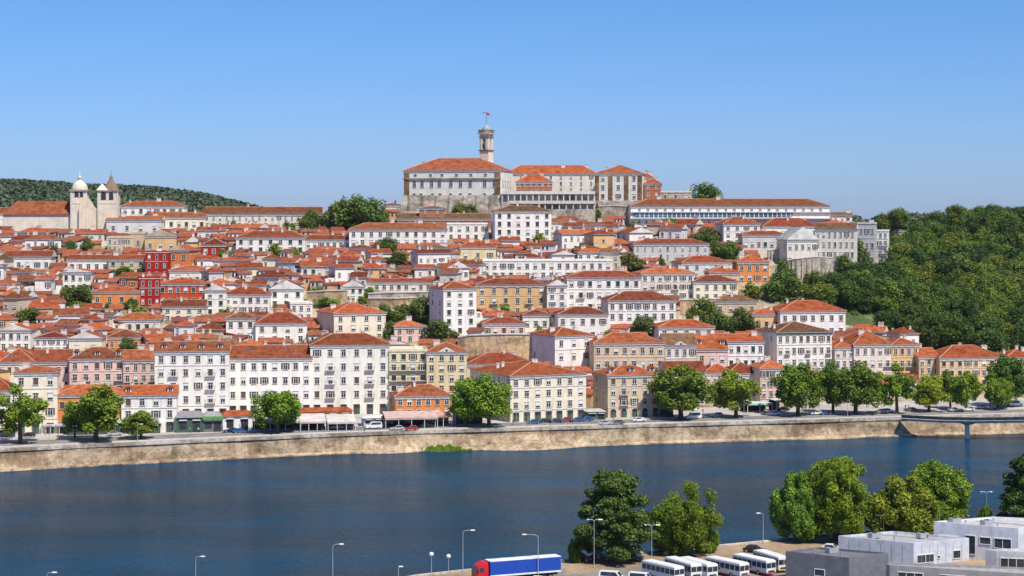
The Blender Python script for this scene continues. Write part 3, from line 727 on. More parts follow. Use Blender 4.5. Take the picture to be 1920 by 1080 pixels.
(262,300,519,523,574,3,3,'R','F','r',14,10,'deep crimson block with small windows in the left part of town','n','deep crimson block','house'),
(298,384,521,533,574,6,2,'V','h','o',3,14,'large red-orange building with bright orange roof next to the crimson block','b','large red-orange building','building'),
(172,262,538,547,575,4,1,'O','h','o',3,11,'bright orange low house beside the bright leafy tree','',None,'house'),
(118,170,503,511,548,4,2,'W','f','o',4,11,'white chapel-like house in the upper left','',None,'house'),
(378,424,447,460,482,3,1,'R','h','r',4,11,'dark red house with a dark red roof in the upper left','',None,'house'),
(204,272,478,487,515,4,2,'B','g','c',4,10,'beige house with tall dark windows left of the bright red house','',None,'house'),
(128,204,478,487,512,5,1,'W','g','c',3,10,'white house with a row of tall openings left of the beige one','',None,'house'),
(10,95,470,482,510,5,1,'W','g','r',3,11,'long white house with dark openings at the left below the ridge','',None,'house'),
(318,392,498,508,540,5,1,'W','h','o',3,12,'white house with orange roof right of the bright red house','',None,'house'),
(1040,1112,613,630,704,3,3,'W','h','o',30,18,'white house with orange hip roof and a large mauve side wall','','white house with mauve side','house'),
(905,985,594,607,632,5,1,'P','h','r',3,11,'low pink house with red roof standing on the ochre retaining wall','',None,'house'),
(980,1030,580,591,622,3,1,'W','h','r',3,10,'white house with small red roof above the ochre retaining wall','',None,'house'),
(1046,1140,575,590,640,5,2,'W','h','r',5,13,'white house with long red roof and wooden loggia right of centre','','white house with wooden loggia','house'),
(1235,1340,599,614,655,5,2,'W','h','o',7,13,'white house with broad orange roof above the narrow ornate house','',None,'house'),
(862,930,452,464,492,3,1,'Y','h','o',3,10,'little yellow house with orange hip roof below the white cube','',None,'house'),
]
for h in HT:
    x0, x1, yt, ye, yb, cols, nrow, wc, rt, rc, rot, dep, lab = h[:13]
    fl = h[13] if len(h) > 13 else ''; lm = h[14] if len(h) > 14 else None; cat = h[15] if len(h) > 15 else 'house'
    hp(x0, x1, yt, ye, yb, cols, nrow, wc, rt, rc, rot, dep, lab, fl, lm, cat)
# ------------------------------------------------------------------ landmarks on the hill
def wing(x0, x1, yt, ye, yb, Y, rot, depth, cols, nrow, wc, rc, flags, label, name, cat, lm=None, rt='h'):
    return hp(x0, x1, yt, ye, yb, cols, nrow, wc, rt, rc, rot, depth, label, flags, lm, cat, name, Y)
def addwin(root, xs, z, w_, h_, y=0.0, var=0):
    for x in xs:
        o = link('window', window_mesh(w_, h_, var), root); o.location = (x, y, z)
# palace main block: rows of windows are placed by hand
Yp = 880.0; s = Yp/F
pal = wing(756, 938, 297, 320, 368, Yp, -13, 26, 0, 0, 'I', 'c', 'x', 'large cream hilltop palace block with hipped tile roof and battered stone base', 'palace_block', 'palace', 'hilltop palace block')
wP = (938-756)*s/math.cos(R(13)); HP = (368-320)*s
addwin(pal, [-wP/2+wP*t for t in (0.11, 0.19, 0.29, 0.37, 0.49, 0.59, 0.69, 0.84, 0.94)], HP-7.6, 1.5, 2.9, var=0)
addwin(pal, [-wP/2+wP*t for t in (0.11, 0.18, 0.30, 0.38, 0.49, 0.59, 0.69, 0.84, 0.94)], HP-11.6, 1.3, 1.0, var=2)
addwin(pal, [-wP/2+wP*t for t in (0.12, 0.28, 0.4, 0.55, 0.7, 0.85)], HP-2.4, 1.2, 0.8, var=2)
mb = MB(); mb.box(-wP/2-0.5, wP/2+0.5, -0.6, -0.003, HP-4.0, HP-3.4, M['greystone']); mb.build('string_course', pal)
for x in (-wP/2+1.4, wP/2-1.2):
    mb = MB(); mb.box(x-1.3, x+1.3, -0.3, -0.004, -1, HP-0.65, M['brownstone']); mb.build('corner_pilaster', pal)
for yy in (5, 10, 15, 20):
    o = link('window', window_mesh(1.6, 3.0, 0), pal); o.location = (wP/2, yy, HP-7.6); o.rotation_euler = (0, 0, R(90))
mb = MB(); a = wP/2                                                   # battered base
mb.prism([(-a-3.2, -3.6, -16), (a+3.2, -3.6, -16), (a+3.2, 29, -16), (-a-3.2, 29, -16)], [(-a-0.3, -0.35, 0.6), (a+0.3, -0.35, 0.6), (a+0.3, 26, 0.6), (-a-0.3, 26, 0.6)], M['palestone'])
mb.build('battered_stone_base', pal)
for t in (0.06, 0.2, 0.34, 0.48, 0.62, 0.76, 0.9):
    mb = MB(); x = -a+2*a*t; mb.prism([(x-0.5, -4.2, -15.5), (x+0.5, -4.2, -15.5), (x+0.5, -2.5, -15.5), (x-0.5, -2.5, -15.5)], [(x-0.4, -0.7, 0.2), (x+0.4, -0.7, 0.2), (x+0.4, -0.2, 0.2), (x-0.4, -0.2, 0.2)], M['greystone']); mb.build('buttress', pal)
wing(948, 1118, 310, 326, 362, 905, -2, 14, 9, 3, 'I', 'o', 'nx', 'long white hilltop wing with orange roof between the palace block and the brown-pilastered block', 'palace_wing', 'palace', 'long white hilltop wing')
wing(968, 1034, 328, 342, 364, 888, -3, 11, 6, 2, 'r', 'o', 'nx', 'small brick-red pavilion with bright orange hip roof on the hilltop', 'pavilion', 'pavilion')
wing(1116, 1203, 310, 326, 376, 880, -9, 22, 3, 3, 'I', 'c', 'xv', 'tall hilltop block with brown stone pilasters and three white window bays', 'palace_block', 'palace', 'brown-pilastered hilltop block')
root = bpy.data.objects['palace_block.001']
mb = MB(); w2 = 87*880/F/2+0.6
mb.prism([(-w2-1.5, -2, -13), (w2+1.5, -2, -13), (w2+1.5, 24, -13), (-w2-1.5, 24, -13)], [(-w2, -0.4, 0), (w2, -0.4, 0), (w2, 22, 0), (-w2, 22, 0)], M['palestone']); mb.build('battered_stone_base', root)
wing(1203, 1222, 325, 333, 366, 892, -9, 10, 2, 3, 'T', 'o', 'nx', 'narrow pale house with orange roof just right of the brown-pilastered block', 'town_house', 'house')
wing(1208, 1238, 334, 345, 372, 884, -9, 9, 2, 2, 'r', 'o', 'nx', 'brick-red house with balcony right of the brown-pilastered block', 'town_house', 'house')
wing(1238, 1296, 356, 361, 378, 884, -6, 14, 3, 1, 'T', 'g', 'nq', 'low pale stone building beside the lone ridge tree', 'building', 'building', rt='F')
wing(715, 752, 381, 385, 400, 885, 3, 9, 3, 1, 'T', 'r', 'nx', 'low red-roofed house just left of the palace base', 'town_house', 'house')
wing(786, 832, 388, 391, 404, 858, -4, 8, 2, 1, 'r', 'r', 'nx', 'little dark red-roofed shed at the foot of the palace base', 'shed', 'shed')
# ridge palace
Yr = 862; rp_ = wing(1182, 1556, 373, 387, 421, Yr, 1.5, 17, 0, 0, 'W', 'c', 'x', 'very long low ridge palace with brown roof and a blue-windowed gallery', 'ridge_palace', 'palace', 'long ridge palace')
wR = 374*Yr/F; HR = (421-387)*Yr/F
for k in range(34):
    x = -wR/2+3+(wR-22)*k/33
    o = link('gallery_window', window_mesh(1.6, 1.6, 0), rp_); o.location = (x, 0, HR-4.9)
mb = MB(); mb.box(-wR/2+1, wR/2-17, -0.35, -0.003, HR-4.5, HR-3.1, mat_plain('blue_gallery_screen', (0.07, 0.22, 0.40), 0.5, var=0.5, scale=0.12))
o = mb.build('gallery_screen', rp_)
for k in range(34):
    x = -wR/2+4.2+(wR-22)*k/33
    mb = MB(); mb.box(x-0.16, x+0.16, -0.55, -0.352, HR-5.3, HR-2.8, M['white']); mb.build('mullion', rp_)
mb = MB(); mb.box(-wR/2-0.3, wR/2+0.3, -0.9, -0.003, HR-2.8, HR-2.45, M['trim']); mb.build('ledge', rp_)
mb = MB(); mb.box(-wR/2-0.3, wR/2+0.3, -1.6, -0.003, HR-5.7, HR-5.3, M['trim']); mb.build('ledge', rp_)
for k in range(22):
    o = link('window', window_mesh(1.0, 0.8, 0), rp_); o.location = (-wR/2+4+(wR-8)*k/21, 0, HR-1.9)
    o = link('window', window_mesh(0.8, 1.2, 0), rp_); o.location = (-wR/2+4+(wR-24)*k/21, 0, HR-7.7)
# clock tower
Yt = 905; st = Yt/F
tw = empty('clock_tower', (PX(912, Yt), Yt, 70), R(-28)); tag(tw, 'tall cream bell tower with green-grey domed top and flagpole behind the palace roof', 'tower'); LAND.append((912, 260, 'bell tower'))
def tz(py): return PZ(py, Yt)-70
hw = 2.4; T = M['wall']; tc = (0.76, 0.68, 0.56)
mb = MB(); mb.box(-hw, hw, -hw, hw, -4, tz(283), T); mb.build('shaft', tw, tc)
mb = MB(); mb.box(-hw-0.4, hw+0.4, -hw-0.4, hw+0.4, tz(283), tz(281), M['brownstone']); mb.build('cornice', tw)
mb = MB()
for sx in (-1, 1):
    for sy in (-1, 1): mb.box(min(sx*hw, sx*0.6), max(sx*hw, sx*0.6), min(sy*hw, sy*0.6), max(sy*hw, sy*0.6), tz(281), tz(260), T)
mb.box(-hw, hw, -hw, hw, tz(260), tz(252), T); mb.build('belfry', tw, tc)
mb = MB(); mb.box(-1.6, 1.6, -1.6, 1.6, tz(281), tz(261), M['dark']); mb.build('belfry_core', tw)
mb = MB(); mb.lathe([(0.75, tz(272)), (0.6, tz(270)), (0.35, tz(267)), (0.1, tz(266))], 0, -2.2, M['iron'], 10); mb.build('bell', tw)
for q in range(4):
    mb = MB()
    for sx in (-1, 1): mb.box(sx*1.55-0.3, sx*1.55+0.3, -hw-0.2, -hw-0.003, tz(281), tz(260), M['trim'])
    o = mb.build('pilaster', tw); o.rotation_euler = (0, 0, q*math.pi/2)
mb = MB(); mb.box(-hw-0.3, hw+0.3, -hw-0.3, hw+0.3, tz(258.5), tz(257), M['brownstone']); mb.build('string_course', tw)
mb = MB(); mb.box(-hw-0.7, hw+0.7, -hw-0.7, hw+0.7, tz(252), tz(249.5), M['palestone']); mb.build('cornice', tw)
mb = MB()
for q in range(4):
    c_, s_ = math.cos(q*math.pi/2), math.sin(q*math.pi/2)
    for k in range(6):
        t = -hw-0.3+(2*hw+0.6)*k/6; x, y = t*c_-(-hw-0.3)*s_, t*s_+(-hw-0.3)*c_
        mb.box(x-0.15, x+0.15, y-0.15, y+0.15, tz(249.5), tz(244.5), M['greystone'])
mb.box(-hw-0.5, hw+0.5, -hw-0.5, -hw-0.1, tz(244.5), tz(243.4), M['greystone']); mb.box(-hw-0.5, hw+0.5, hw+0.1, hw+0.5, tz(244.5), tz(243.4), M['greystone'])
mb.box(-hw-0.5, -hw-0.1, -hw-0.098, hw+0.098, tz(244.5), tz(243.4), M['greystone']); mb.box(hw+0.1, hw+0.5, -hw-0.098, hw+0.098, tz(244.5), tz(243.4), M['greystone'])
mb.build('balustrade', tw)
dome = mat_plain('greenish_weathered_dome', (0.33, 0.36, 0.30), 0.7, var=0.4)
mb = MB(); mb.lathe([(2.3, tz(249.4)), (2.3, tz(246)), (2.15, tz(242)), (1.6, tz(238.5)), (0.8, tz(236.3)), (0.3, tz(235)), (0.12, tz(233))], 0, 0, dome, 16); mb.build('dome', tw, smooth=True)
mb = MB(); mb.cyl((0, 0, tz(236)), (0, 0, tz(208)), 0.10, 0.06, M['iron'], 6); mb.build('flagpole', tw)
v = []; f = []
fr_ = R(28)
for i in range(7):
    for j in (0, 1): v.append((0.1+i*0.23*math.cos(fr_), i*0.23*math.sin(fr_)+0.12*math.sin(i*1.3), tz(211)-j*1.2-i*0.05))
f = [[2*i, 2*i+1, 2*i+3, 2*i+2] for i in range(6)]
me = bpy.data.meshes.new('flag'); me.from_pydata(v, [], f); fm = mat_plain('red_flag_cloth', (0.6, 0.02, 0.05), 0.8); me.materials.append(fm); link('flag', me, tw)
mb = MB(); mb.box(-2.2, -0.1, -0.05, 0.05, tz(212), tz(211), M['iron']); mb.build('weather_vane', tw)

# church with two towers
Yc_ = 850; sc = Yc_/F
ch = empty('church', (PX(150, Yc_), Yc_, 60), R(6)); tag(ch, 'old church on the left ridge with domed tower, pointed tower and long tiled nave', 'church'); LAND.append((165, 375, 'twin-towered church'))
def cz(py): return PZ(py, Yc_)-60
def cx(px): return (px-150)*sc
wcol = (0.66, 0.60, 0.52)
def sq(mb, cx_, cy_, h_, z0, z1, m): mb.box(cx_-h_, cx_+h_, cy_-h_, cy_+h_, z0, z1, m)
mb = MB(); sq(mb, cx(148), 3, 3.7, -6, cz(359), M['wall']); mb.build('dome_tower', ch, (0.70, 0.64, 0.55))
mb = MB(); sq(mb, cx(148), 3, 4.2, cz(359), cz(355.5), M['greystone']); mb.build('cornice', ch)
mb = MB(); mb.lathe([(3.7, cz(355.5)), (3.55, cz(351)), (3.0, cz(345.5)), (2.0, cz(341)), (1.1, cz(338.6)), (0.9, cz(338)), (0.85, cz(334.5)), (1.15, cz(334)), (0.5, cz(331)), (0.15, cz(329)), (0.1, cz(322))], cx(148), 3, M['wall'], 16); mb.build('dome', ch, (0.62, 0.56, 0.46), True)
mb = MB(); sq(mb, cx(202), 3, 4.6, -6, cz(359), M['wall']); mb.build('pointed_tower', ch, (0.70, 0.62, 0.50))
mb = MB(); sq(mb, cx(202), 3, 5.1, cz(359), cz(356.5), M['greystone']); mb.build('cornice', ch)
mb = MB(); mb.lathe([(3.7, cz(356.5)), (3.0, cz(350)), (1.7, cz(341)), (0.9, cz(336)), (0.8, cz(335)), (0.75, cz(332)), (0.4, cz(329)), (0.12, cz(327)), (0.08, cz(318))], cx(206), 3.4, mat_plain('brown_spire_tiles', (0.24, 0.16, 0.11), 0.9, var=0.4), 8, R(22)); mb.build('spire', ch)
mb = MB(); mb.prism([(cx(181), -1.9, cz(356.4)), (cx(201), -1.9, cz(356.4)), (cx(201), 2.4, cz(356.4)), (cx(181), 2.4, cz(356.4))], [(cx(190.8), 0.2, cz(344)), (cx(191.2), 0.2, cz(344)), (cx(191.2), 0.4, cz(344)), (cx(190.8), 0.4, cz(344))], M['wall']); mb.build('white_pinnacle', ch, (0.74, 0.68, 0.6))
for (px, y_, w_, z_) in ((144, 3-3.7, 1.8, 370), (153, 3-3.7, 1.5, 370), (194, 3-4.6, 2.2, 375), (208, 3-4.6, 1.9, 375)):
    mb = MB(); x = cx(px); mb.box(x-w_/2, x+w_/2, y_-0.06, y_-0.003, cz(z_), cz(z_)+2.6, M['dark']); mb.cyl((x, y_-0.05, cz(z_)+2.6), (x, y_-0.004, cz(z_)+2.6), w_/2, w_/2, M['dark'], 12)
    mb.box(x-w_/2-0.35, x-w_/2, y_-0.15, y_-0.003, cz(z_), cz(z_)+2.8, M['trim']); mb.box(x+w_/2, x+w_/2+0.35, y_-0.15, y_-0.003, cz(z_), cz(z_)+2.8, M['trim']); mb.build('belfry_opening', ch)
for (cxx, hh) in ((148, 3.7), (202, 4.6)):
    mb = MB(); x = cx(cxx)+hh; mb.box(x+0.003, x+0.06, 2.2, 3.8, cz(368), cz(368)+3.4, M['dark']); mb.build('belfry_opening', ch)
    mb = MB(); sq(mb, cx(cxx), 3, hh+0.12, cz(382), cz(380.6), M['trim']); mb.build('string_course', ch)
    for q in (-1, 1):
        mb = MB(); x = cx(cxx)+q*(hh-0.35); mb.box(x-0.35, x+0.35, 3-hh-0.16, 3-hh-0.003, -5, cz(359)-0.01, M['trim']); mb.build('pilaster', ch)
mb = MB()                                                   # curved gable front between the towers
pts = [(cx(163), -8), (cx(181), -8), (cx(181), cz(392)), (cx(176), cz(386)), (cx(172), cz(378)), (cx(166), cz(372)), (cx(160), cz(369)), (cx(153), cz(373)), (cx(151), cz(382)), (cx(149), cz(390)), (cx(149), -8)]
mb.prism([(x, -2.2, z) for x, z in pts], [(x, -0.9, z) for x, z in pts], M['wall']); mb.build('gable_front', ch, (0.70, 0.60, 0.47))
mb = MB(); x0, x1 = cx(8), cx(147); mb.box(x0, x1, 1, 15, -6, cz(402), M['wall']); mb.build('nave_wall', ch, wcol)
mb = MB(); z0 = cz(402); z1 = z0+6.0
mb.prism([(x0-0.6, 0.3, z0), (x1, 0.3, z0), (x1, 15.7, z0), (x0-0.6, 15.7, z0)], [(x0+5, 7.9, z1), (x1, 7.9, z1), (x1, 8.1, z1), (x0+5, 8.1, z1)], M['roof']); mb.build('nave_roof', ch, RC['c'])
FOOT.append([(PX(2, 850), 846), (PX(228, 850), 846), (PX(228, 850), 868), (PX(2, 850), 868)]); RECTS.append((0, 228, 330, 404, 850))

# colonnaded terraces below the white wing
def terrace(x0, x1, yt, yb, Y, ncol, label, depth=7):
    s = Y/F; r_ = empty('colonnaded_terrace', (PX((x0+x1)/2, Y), Y, PZ(yb, Y)), R(-2)); tag(r_, label, 'terrace')
    w_ = (x1-x0)*s; h_ = (yb-yt)*s
    mb = MB(); mb.box(-w_/2, w_/2, 2.2, depth, -8, h_-0.5, M['palestone']); mb.build('back_wall', r_)
    mb = MB(); mb.box(-w_/2, w_/2, -0.4, depth, h_-0.5, h_, M['trim']); mb.build('deck', r_)
    mb = MB(); mb.box(-w_/2, w_/2, 0, 2.2, -8, 0, M['palestone']); mb.build('plinth', r_)
    for k in range(ncol):
        x = -w_/2+0.4+(w_-0.8)*k/(ncol-1); mb = MB(); mb.box(x-0.28, x+0.28, 0, 0.55, 0, h_-0.502, M['trim']); mb.build('column', r_)
    mb = MB(); mb.box(-w_/2, w_/2, -0.38, -0.2, h_+0.002, h_+0.9, M['trim']); mb.build('parapet', r_)
    RECTS.append((x0, x1, yt, yb, Y)); FOOT.append(corners(r_.location.x, Y, R(-2), w_, depth))
terrace(940, 1116, 362, 378, 872, 16, 'upper colonnaded terrace below the long white hilltop wing')
terrace(955, 1116, 380, 392, 862, 13, 'lower terrace with dark openings under the hilltop wing')
# retaining walls
def rwall(pts, yb_off, mat, label, name='retaining_wall', th=2.5, batter=0.0, butt=0, cat='wall', Y0=None):
    """pts: (px, ytop, ybottom); stands where its foot meets the ground"""
    r_ = None; base = []; top = []
    for (px, yt, yb) in pts:
        Y = Y0 or hit(px, yb); base.append((PX(px, Y), Y, PZ(yb, Y)-4)); top.append((PX(px, Y), Y+batter, PZ(yt, Y)))
    X0, Y_0, Z0 = base[0]
    r_ = empty(name, (X0, Y_0, Z0+4)); tag(r_, label, cat)
    mb = MB()
    for i in range(len(pts)-1):
        b0, b1, t0, t1 = [Vector(q)-Vector((X0, Y_0, Z0+4)) for q in (base[i], base[i+1], top[i], top[i+1])]
        d = Vector((0, th, 0)); mb.prism([b0, b1, b1+d, b0+d], [t0, t1, t1+d, t0+d], mat, cap=True)
    mb.build('masonry', r_)
    mb = MB()
    for i in range(len(pts)-1):
        t0, t1 = [Vector(q)-Vector((X0, Y_0, Z0+4)) for q in (top[i], top[i+1])]
        a, b_ = Vector((0, -0.25, 0.002)), Vector((0, th, 0.002)); u = Vector((0, 0, 0.35)); mb.prism([t0+a, t1+a, t1+b_, t0+b_], [t0+a+u, t1+a+u, t1+b_+u, t0+b_+u], M['trim'])
    mb.build('coping', r_)
    for k in range(butt):
        t = (k+0.5)/butt*(len(pts)-1); i = min(len(pts)-2, int(t)); f_ = t-i
        b = (Vector(base[i])*(1-f_)+Vector(base[i+1])*f_)-Vector((X0, Y_0, Z0+4)); tt = (Vector(top[i])*(1-f_)+Vector(top[i+1])*f_)-Vector((X0, Y_0, Z0+4))
        mb = MB(); mb.prism([b+Vector(q) for q in ((-.5, -1.3, 0), (.5, -1.3, 0), (.5, 0.3, 0), (-.5, 0.3, 0))], [tt+Vector(q) for q in ((-.4, -.35, -.4), (.4, -.35, -.4), (.4, 0.3, -.4), (-.4, .3, -.4))], mat); mb.build('buttress', r_)
    Ym = sum(b[1] for b in base)/len(base)
    RECTS.append((pts[0][0], pts[-1][0], min(p[1] for p in pts), max(p[2] for p in pts), Ym))
    for a, b in zip(base, base[1:]): FOOT.append([(a[0], a[1]-1), (b[0], b[1]-1), (b[0], b[1]+th+1), (a[0], a[1]+th+1)])
rwall([(858, 634, 668), (880, 630, 672), (940, 628, 680), (1000, 628, 684), (1040, 630, 688)], 0, M['ochrewall'], 'broad plain ochre retaining wall in the centre of the slope', batter=1.2)
rwall([(575, 548, 568), (610, 546, 572), (650, 545, 572)], 0, M['ochrewall'], 'ochre garden wall left of the little white gable house')
rwall([(690, 551, 562), (740, 549, 563), (805, 548, 565)], 0, M['palestone'], 'upper of two stone terrace walls above the dark green trees')
rwall([(690, 560, 576), (740, 560, 580), (800, 558, 582)], 0, M['ochrewall'], 'lower of two stone terrace walls above the dark green trees')
rwall([(1275, 563, 592), (1320, 562, 594), (1350, 560, 590)], 0, M['ochrewall'], 'ochre rubble wall under the pale ornate block')
rwall([(1462, 492, 522), (1490, 486, 524), (1530, 482, 520), (1562, 484, 508)], 0, M['palestone'], 'pale buttressed terrace wall above the wood', butt=12)
rwall([(1440, 470, 488), (1490, 464, 486), (1540, 462, 484)], 0, M['palestone'], 'upper pale terrace wall with arches at the right of town', butt=7)
rwall([(1600, 470, 494), (1630, 468, 496), (1652, 472, 490)], 0, M['palestone'], 'grey-white buttressed wall under the end block over the valley', butt=8)
rwall([(756, 398, 404), (800, 400, 406), (880, 398, 406), (935, 396, 404)], 0, M['ochrewall'], 'low weathered wall at the foot of the palace')
rwall([(1105, 388, 412), (1150, 386, 412), (1185, 388, 412)], 0, M['palestone'], 'tall pale wall under the brown-pilastered block')
rwall([(600, 405, 415), (620, 405, 416)], 0, M['palestone'], 'short pale stair wall between the dark hilltop trees')
# small white spire
sp = empty('church_spire', (PX(289, hit(289, 632)), hit(289, 632), PZ(632, hit(289, 632)))); tag(sp, 'slim white and grey spire rising among roofs above the white block with six bays', 'spire')
s_ = sp.location.y/F
mb = MB(); mb.box(-1.3, 1.3, -1.3, 1.3, -6, 9*s_, M['wall']); mb.build('base', sp, (0.75, 0.74, 0.72))
mb = MB(); mb.lathe([(1.2, 9*s_), (1.1, 14*s_), (0.8, 18*s_), (0.25, 24*s_), (0.05, 34*s_)], 0, 0, M['eave'], 8); mb.build('spire_roof', sp)
FOOT.append(corners(sp.location.x, sp.location.y, 0, 3, 3))

# ------------------------------------------------------------------ trees
def leafmesh(name, lobes, n, size, mat, flat=0.5, seed=0):
    g = np.random.default_rng(seed)
    L = np.array([l[:3] for l in lobes]); Rr = np.array([l[3] for l in lobes]); wgt = Rr**2; idx = g.choice(len(lobes), n, p=wgt/wgt.sum())
    d = g.normal(size=(n, 3)); d /= np.linalg.norm(d, axis=1)[:, None]; rad = Rr[idx]*(0.45+0.62*g.random(n)**0.8)*(1+0.16*np.sin(d[:,0]*7+idx)*np.sin(d[:,1]*6+idx*2))
    P = L[idx]+d*rad[:, None]*np.array([1, 1, flat+0.35])
    P[:, 2] -= np.percentile(P[:, 2], 50); q_ = np.percentile(np.hypot(P[:, 0], P[:, 1]), 97); P[:, :2] /= q_; zt0, zt1 = np.percentile(P[:, 2], [1.5, 99]); P[:, 2] = (P[:, 2]-zt0)/(zt1-zt0)*2-1
    nr = d*0.9+g.normal(size=(n, 3))*0.55+np.array([0, 0, 0.25]); nr /= np.linalg.norm(nr, axis=1)[:, None]
    t = np.cross(nr, g.normal(size=(n, 3))); t /= np.linalg.norm(t, axis=1)[:, None]; b = np.cross(nr, t)
    s = (size*(0.6+0.8*g.random(n)))[:, None]
    V = np.stack([P-t*s-b*s*0.6, P+t*s-b*s*0.45, P+t*s*0.7+b*s*0.6, P-t*s*0.6+b*s*0.7], 1).reshape(-1, 3).astype(np.float32)
    me = bpy.data.meshes.new(name); me.vertices.add(4*n); me.vertices.foreach_set('co', V.ravel())
    me.loops.add(4*n); me.loops.foreach_set('vertex_index', np.arange(4*n, dtype=np.int32))
    me.polygons.add(n); me.polygons.foreach_set('loop_start', np.arange(0, 4*n, 4, dtype=np.int32)); me.polygons.foreach_set('loop_total', np.full(n, 4, dtype=np.int32))
    me.materials.append(mat); me.update(calc_edges=True); me.validate(); return me
def lobes_round(seed, nl=26, r0=0.30, r1=0.46, top=1.0, bottom=-0.75, shrink=1.0):
    rr = random.Random(seed); out = [(0, 0, 0.05, 0.45)]; pw = rr.uniform(0.28, 0.42)
    for i in range(nl):
        u = rr.uniform(-0.85, 1.0); a = rr.random()*6.283; r = rr.uniform(r0, r1); q = (1-r*0.85)*rr.random()**pw; h = math.sqrt(1-u*u)
        x = q*h*math.cos(a); y = q*h*math.sin(a); z = q*u*(top if u > 0 else -bottom+0.1); k = 1+0.13*math.sin(3*a+seed)
        out.append((x*k, y*k, z, r*shrink))
    return out
def lobes_pine(seed):
    rr = random.Random(seed); out = []
    for i in range(110):
        t = rr.random(); z = -0.85+1.75*t; lim = (1-0.78*t**1.7)*(0.78 if t < 0.12 else 1)*rr.uniform(0.45, 0.98); a = rr.random()*6.283; r = rr.uniform(0.09, 0.19)
        out.append((lim*0.85*math.cos(a), lim*0.85*math.sin(a), z, r))
    for z in (-0.5, -0.1, 0.3, 0.65): out.append((0, 0, z, 0.35))
    return out
def lobes_cone(seed):
    rr = random.Random(seed); out = []
    for i in range(22):
        t = rr.random(); a = rr.random()*6.283; r = 0.32*(1-t)+0.1; out.append(((1-t)*0.6*math.cos(a), (1-t)*0.6*math.sin(a), -1+2*t, r))
    return out
PROTO = {
 'near_pine': [leafmesh('crown', lobes_pine(3), 42000, 0.029, M['leafpine'], 0.35, 1)],
 'near_broad': [leafmesh('crown', lobes_round(5, 90, 0.12, 0.26), 40000, 0.031, M['leaf'], 0.55, 2), leafmesh('crown', lobes_round(8, 85, 0.12, 0.26), 38000, 0.031, M['leaf'], 0.55, 3)],
 'near_yellow': [leafmesh('crown', lobes_round(15, 95, 0.11, 0.24), 38000, 0.030, M['leafyel'], 0.5, 4)],
 'near_sparse': [leafmesh('crown', lobes_round(25, 60, 0.12, 0.21), 14000, 0.030, M['leafyel'], 0.5, 5)],
 'street': [leafmesh('crown', lobes_round(31+i, 46, 0.14, 0.34), 13000, 0.045, M['leaf'], 0.5, 10+i) for i in range(4)],
 'street_open': [leafmesh('crown', lobes_round(41+i, 26, 0.16, 0.28), 8500, 0.045, M['leaf'], 0.5, 20+i) for i in range(2)],
 'town': [leafmesh('crown', lobes_round(51+i, 22, 0.22, 0.42), 5200, 0.060, M['leafdark'], 0.5, 30+i) for i in range(4)],
 'forest': [leafmesh('crown', lobes_round(61+i, 16, 0.25, 0.45), 6500, 0.050, M['leafdark'], 0.5, 40+i) for i in range(6)],
 'cone': [leafmesh('crown', lobes_cone(71), 3000, 0.07, M['leafdark'], 0.9, 50)],
 'bush': [leafmesh('crown', lobes_round(81+i, 10, 0.3, 0.5, 0.8, -0.4), 900, 0.12, M['leaf'], 0.4, 60+i) for i in range(3)],
}
_tk = {}
def trunkmesh(kind, i=0):
    k = (kind, i)
    if k in _tk: return _tk[k]
    # unit: crown radius 1 half-height 1 centred at origin, trunk from z=-1.7
    rr = random.Random(i+5); mb = MB(); big = kind.startswith('near')
    n = 8 if big else 6; r0 = 0.085 if kind != 'forest' else 0.07
    pts = [(0, 0, -2.6, r0*1.5), (0.01, 0.0, -1.6, r0), (0.03, 0.02, -0.8, r0*0.85), (0.0, 0.03, -0.1, r0*0.6), (0.04, 0, 0.6, r0*0.25)]
    for a, b in zip(pts, pts[1:]): mb.cyl(a[:3], b[:3], a[3], b[3], M['bark'], n, cap=False)
    for q in range(11 if big or kind.startswith('street') else 5):
        z = rr.uniform(-1.0, 0.2); a = rr.random()*6.283; l = rr.uniform(0.5, 0.85); m_ = Vector((l*0.5*math.cos(a), l*0.5*math.sin(a), z+l*0.33)); e = Vector((l*math.cos(a+.2), l*math.sin(a+.2), z+l*0.85))
        mb.cyl((0.02, 0, z), m_, r0*0.45, r0*0.28, M['bark'], 5, False); mb.cyl(m_, e, r0*0.28, r0*0.08, M['bark'], 5, False)
        mb.cyl(m_, m_+Vector((0.25*math.cos(a-1), 0.25*math.sin(a-1), 0.22)), r0*0.2, r0*0.06, M['bark'], 4, False)
    me = mb.mesh('trunk'); _tk[k] = me; return me
def tree_at(X, Y, zg, h, rad, kind, label, group=None, cb=0.28, col=(1, 1, 1), name='tree', cat='tree'):
    ms = PROTO[kind]; i = random.randrange(len(ms)); root = empty(name, (X, Y, zg), random.random()*6.283)
    ch_ = h*(1-cb)/2; zc_ = h-ch_
    c = link('crown', ms[i], root, tuple(q*random.uniform(0.88, 1.12) for q in col)); c.location = (0, 0, zc_); c.scale = (rad, rad, ch_)
    if kind != 'bush':
        t = link('trunk', trunkmesh(kind, i), root); sz = zc_/1.7 if kind != 'cone' else zc_/1.7
        # trunk spans from the ground up into the crown
        t.location = (0, 0, zc_); t.scale = (rad, rad, (zc_+0.3)/2.0)
    tag(root, label, cat, group); return root
